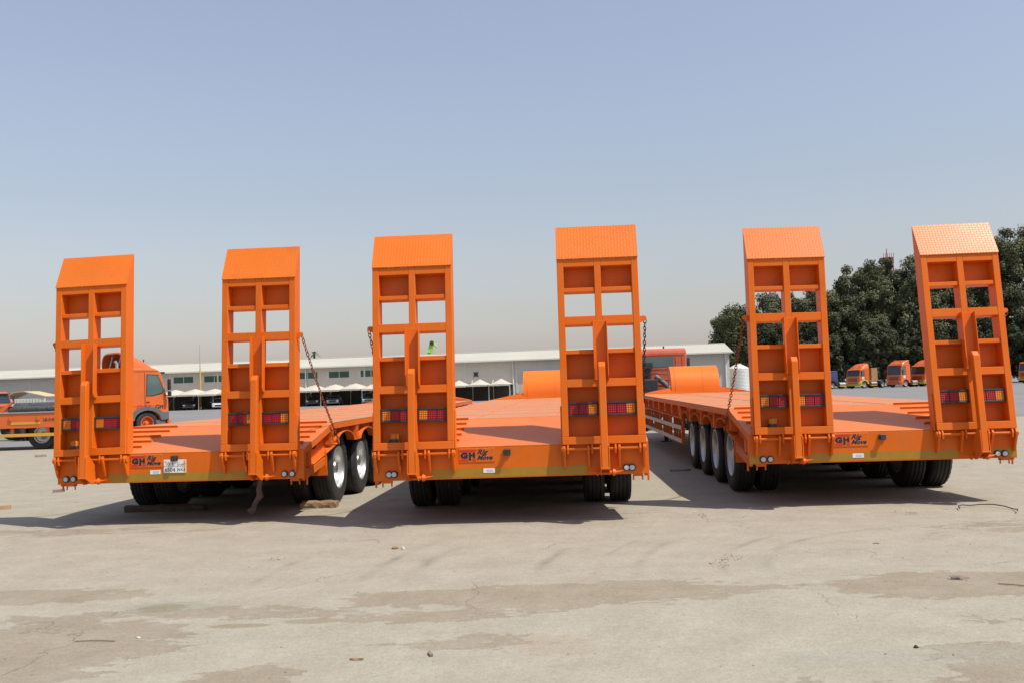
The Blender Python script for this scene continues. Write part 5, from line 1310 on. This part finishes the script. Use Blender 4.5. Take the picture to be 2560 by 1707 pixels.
chunk('torn brown scrap of board at the left edge', -7.3, 14.3, 0.22, 0.06, 0.05, R(20), 'wood_crate', 8)
chunk('small pink scrap on the concrete behind the left trailer', -13.4, 28.4, 0.28, 0.09, 0.06, R(10), 'rag', 12)
chunk('flat brown scrap between the middle and right trailers', 2.75, 16.9, 0.34, 0.06, 0.03, R(5), 'rag', 14)
stick('thin straight twig lying near the bottom left corner', [(-2.73, 6.21, 0.006), (-2.6, 6.205, 0.009), (-2.48, 6.19, 0.005)], 0.004)
stick('thin twig near the right edge in front of the right trailer', [(3.3, 7.0, 0.006), (3.38, 6.93, 0.01), (3.46, 6.88, 0.005)], 0.004)
w_ = [(5.0 + 0.22 * math.cos(a) * 1.2, 10.75 + 0.38 * math.sin(a), 0.012 + 0.02 * abs(math.sin(2 * a))) for a in [2.9 - 0.42 * k for k in range(10)]]
tag(MB().tube(w_, 0.006, 6).build('bent_wire', 'black_steel', smooth=True), 'bent loop of dark wire on the ground right of the right trailer', 'wire')
lump('pebble', 'single dark round stone near the bottom right', 'stone', 2.11, 5.45, 0.012, 0.012, 0.012, 'black_steel', 1)
lump('pebble', 'small pale stone near the thin twig at bottom left', 'stone', -2.36, 6.25, 0.014, 0.012, 0.01, 'stone_light', 2)
lump('pebble', 'dark twiggy clod right of centre in the tan patch', 'clod', 3.13, 7.22, 0.07, 0.03, 0.02, 'stone', 3)
lump('pebble', 'first of two pale yellow crumbs in front of the middle trailer', 'crumb', -1.16, 9.47, 0.03, 0.022, 0.02, 'wood', 4)
lump('pebble', 'second of two pale yellow crumbs in front of the middle trailer', 'crumb', -1.08, 9.45, 0.022, 0.02, 0.018, 'stone_light', 5)
lump('pebble', 'reddish flake on the open concrete in front of the right trailer', 'flake', 3.13, 8.87, 0.03, 0.012, 0.008, 'stone', 6)
rnd = random.Random(77)
# crumbled concrete and grit strewn over the yard: too many and too small to count
gb = MB()
def grain(x, y, r):
    k = len(gb.v); a0 = rnd.uniform(0, 6.28)
    vs = [(x + r * rnd.uniform(0.7, 1.2) * math.cos(a0 + i * 1.571), y + r * rnd.uniform(0.7, 1.2) * math.sin(a0 + i * 1.571), 0.001) for i in range(4)] + [(x + rnd.uniform(-.3, .3) * r, y + rnd.uniform(-.3, .3) * r, r * rnd.uniform(0.5, 0.9))]
    gb.add(vs, [(0, 1, 4), (1, 2, 4), (2, 3, 4), (3, 0, 4)])
for k in range(420):
    y = rnd.uniform(5.2, 16); x = rnd.uniform(-0.62, 0.62) * y
    grain(x, y, rnd.choice((0.003, 0.004, 0.005, 0.006, 0.009)))
for cx, cy in ((1.80, 8.46), (1.58, 8.12), (1.7, 8.3), (-2.2, 9.1), (3.1, 7.25)):
    for k in range(22): grain(cx + rnd.gauss(0, 0.06), cy + rnd.gauss(0, 0.06), rnd.uniform(0.004, 0.011))
g = gb.build('gravel_grit', 'stone')
g['kind'] = 'stuff'; g['label'] = 'fine dark grit and crumbs strewn over the concrete'; g['category'] = 'grit'
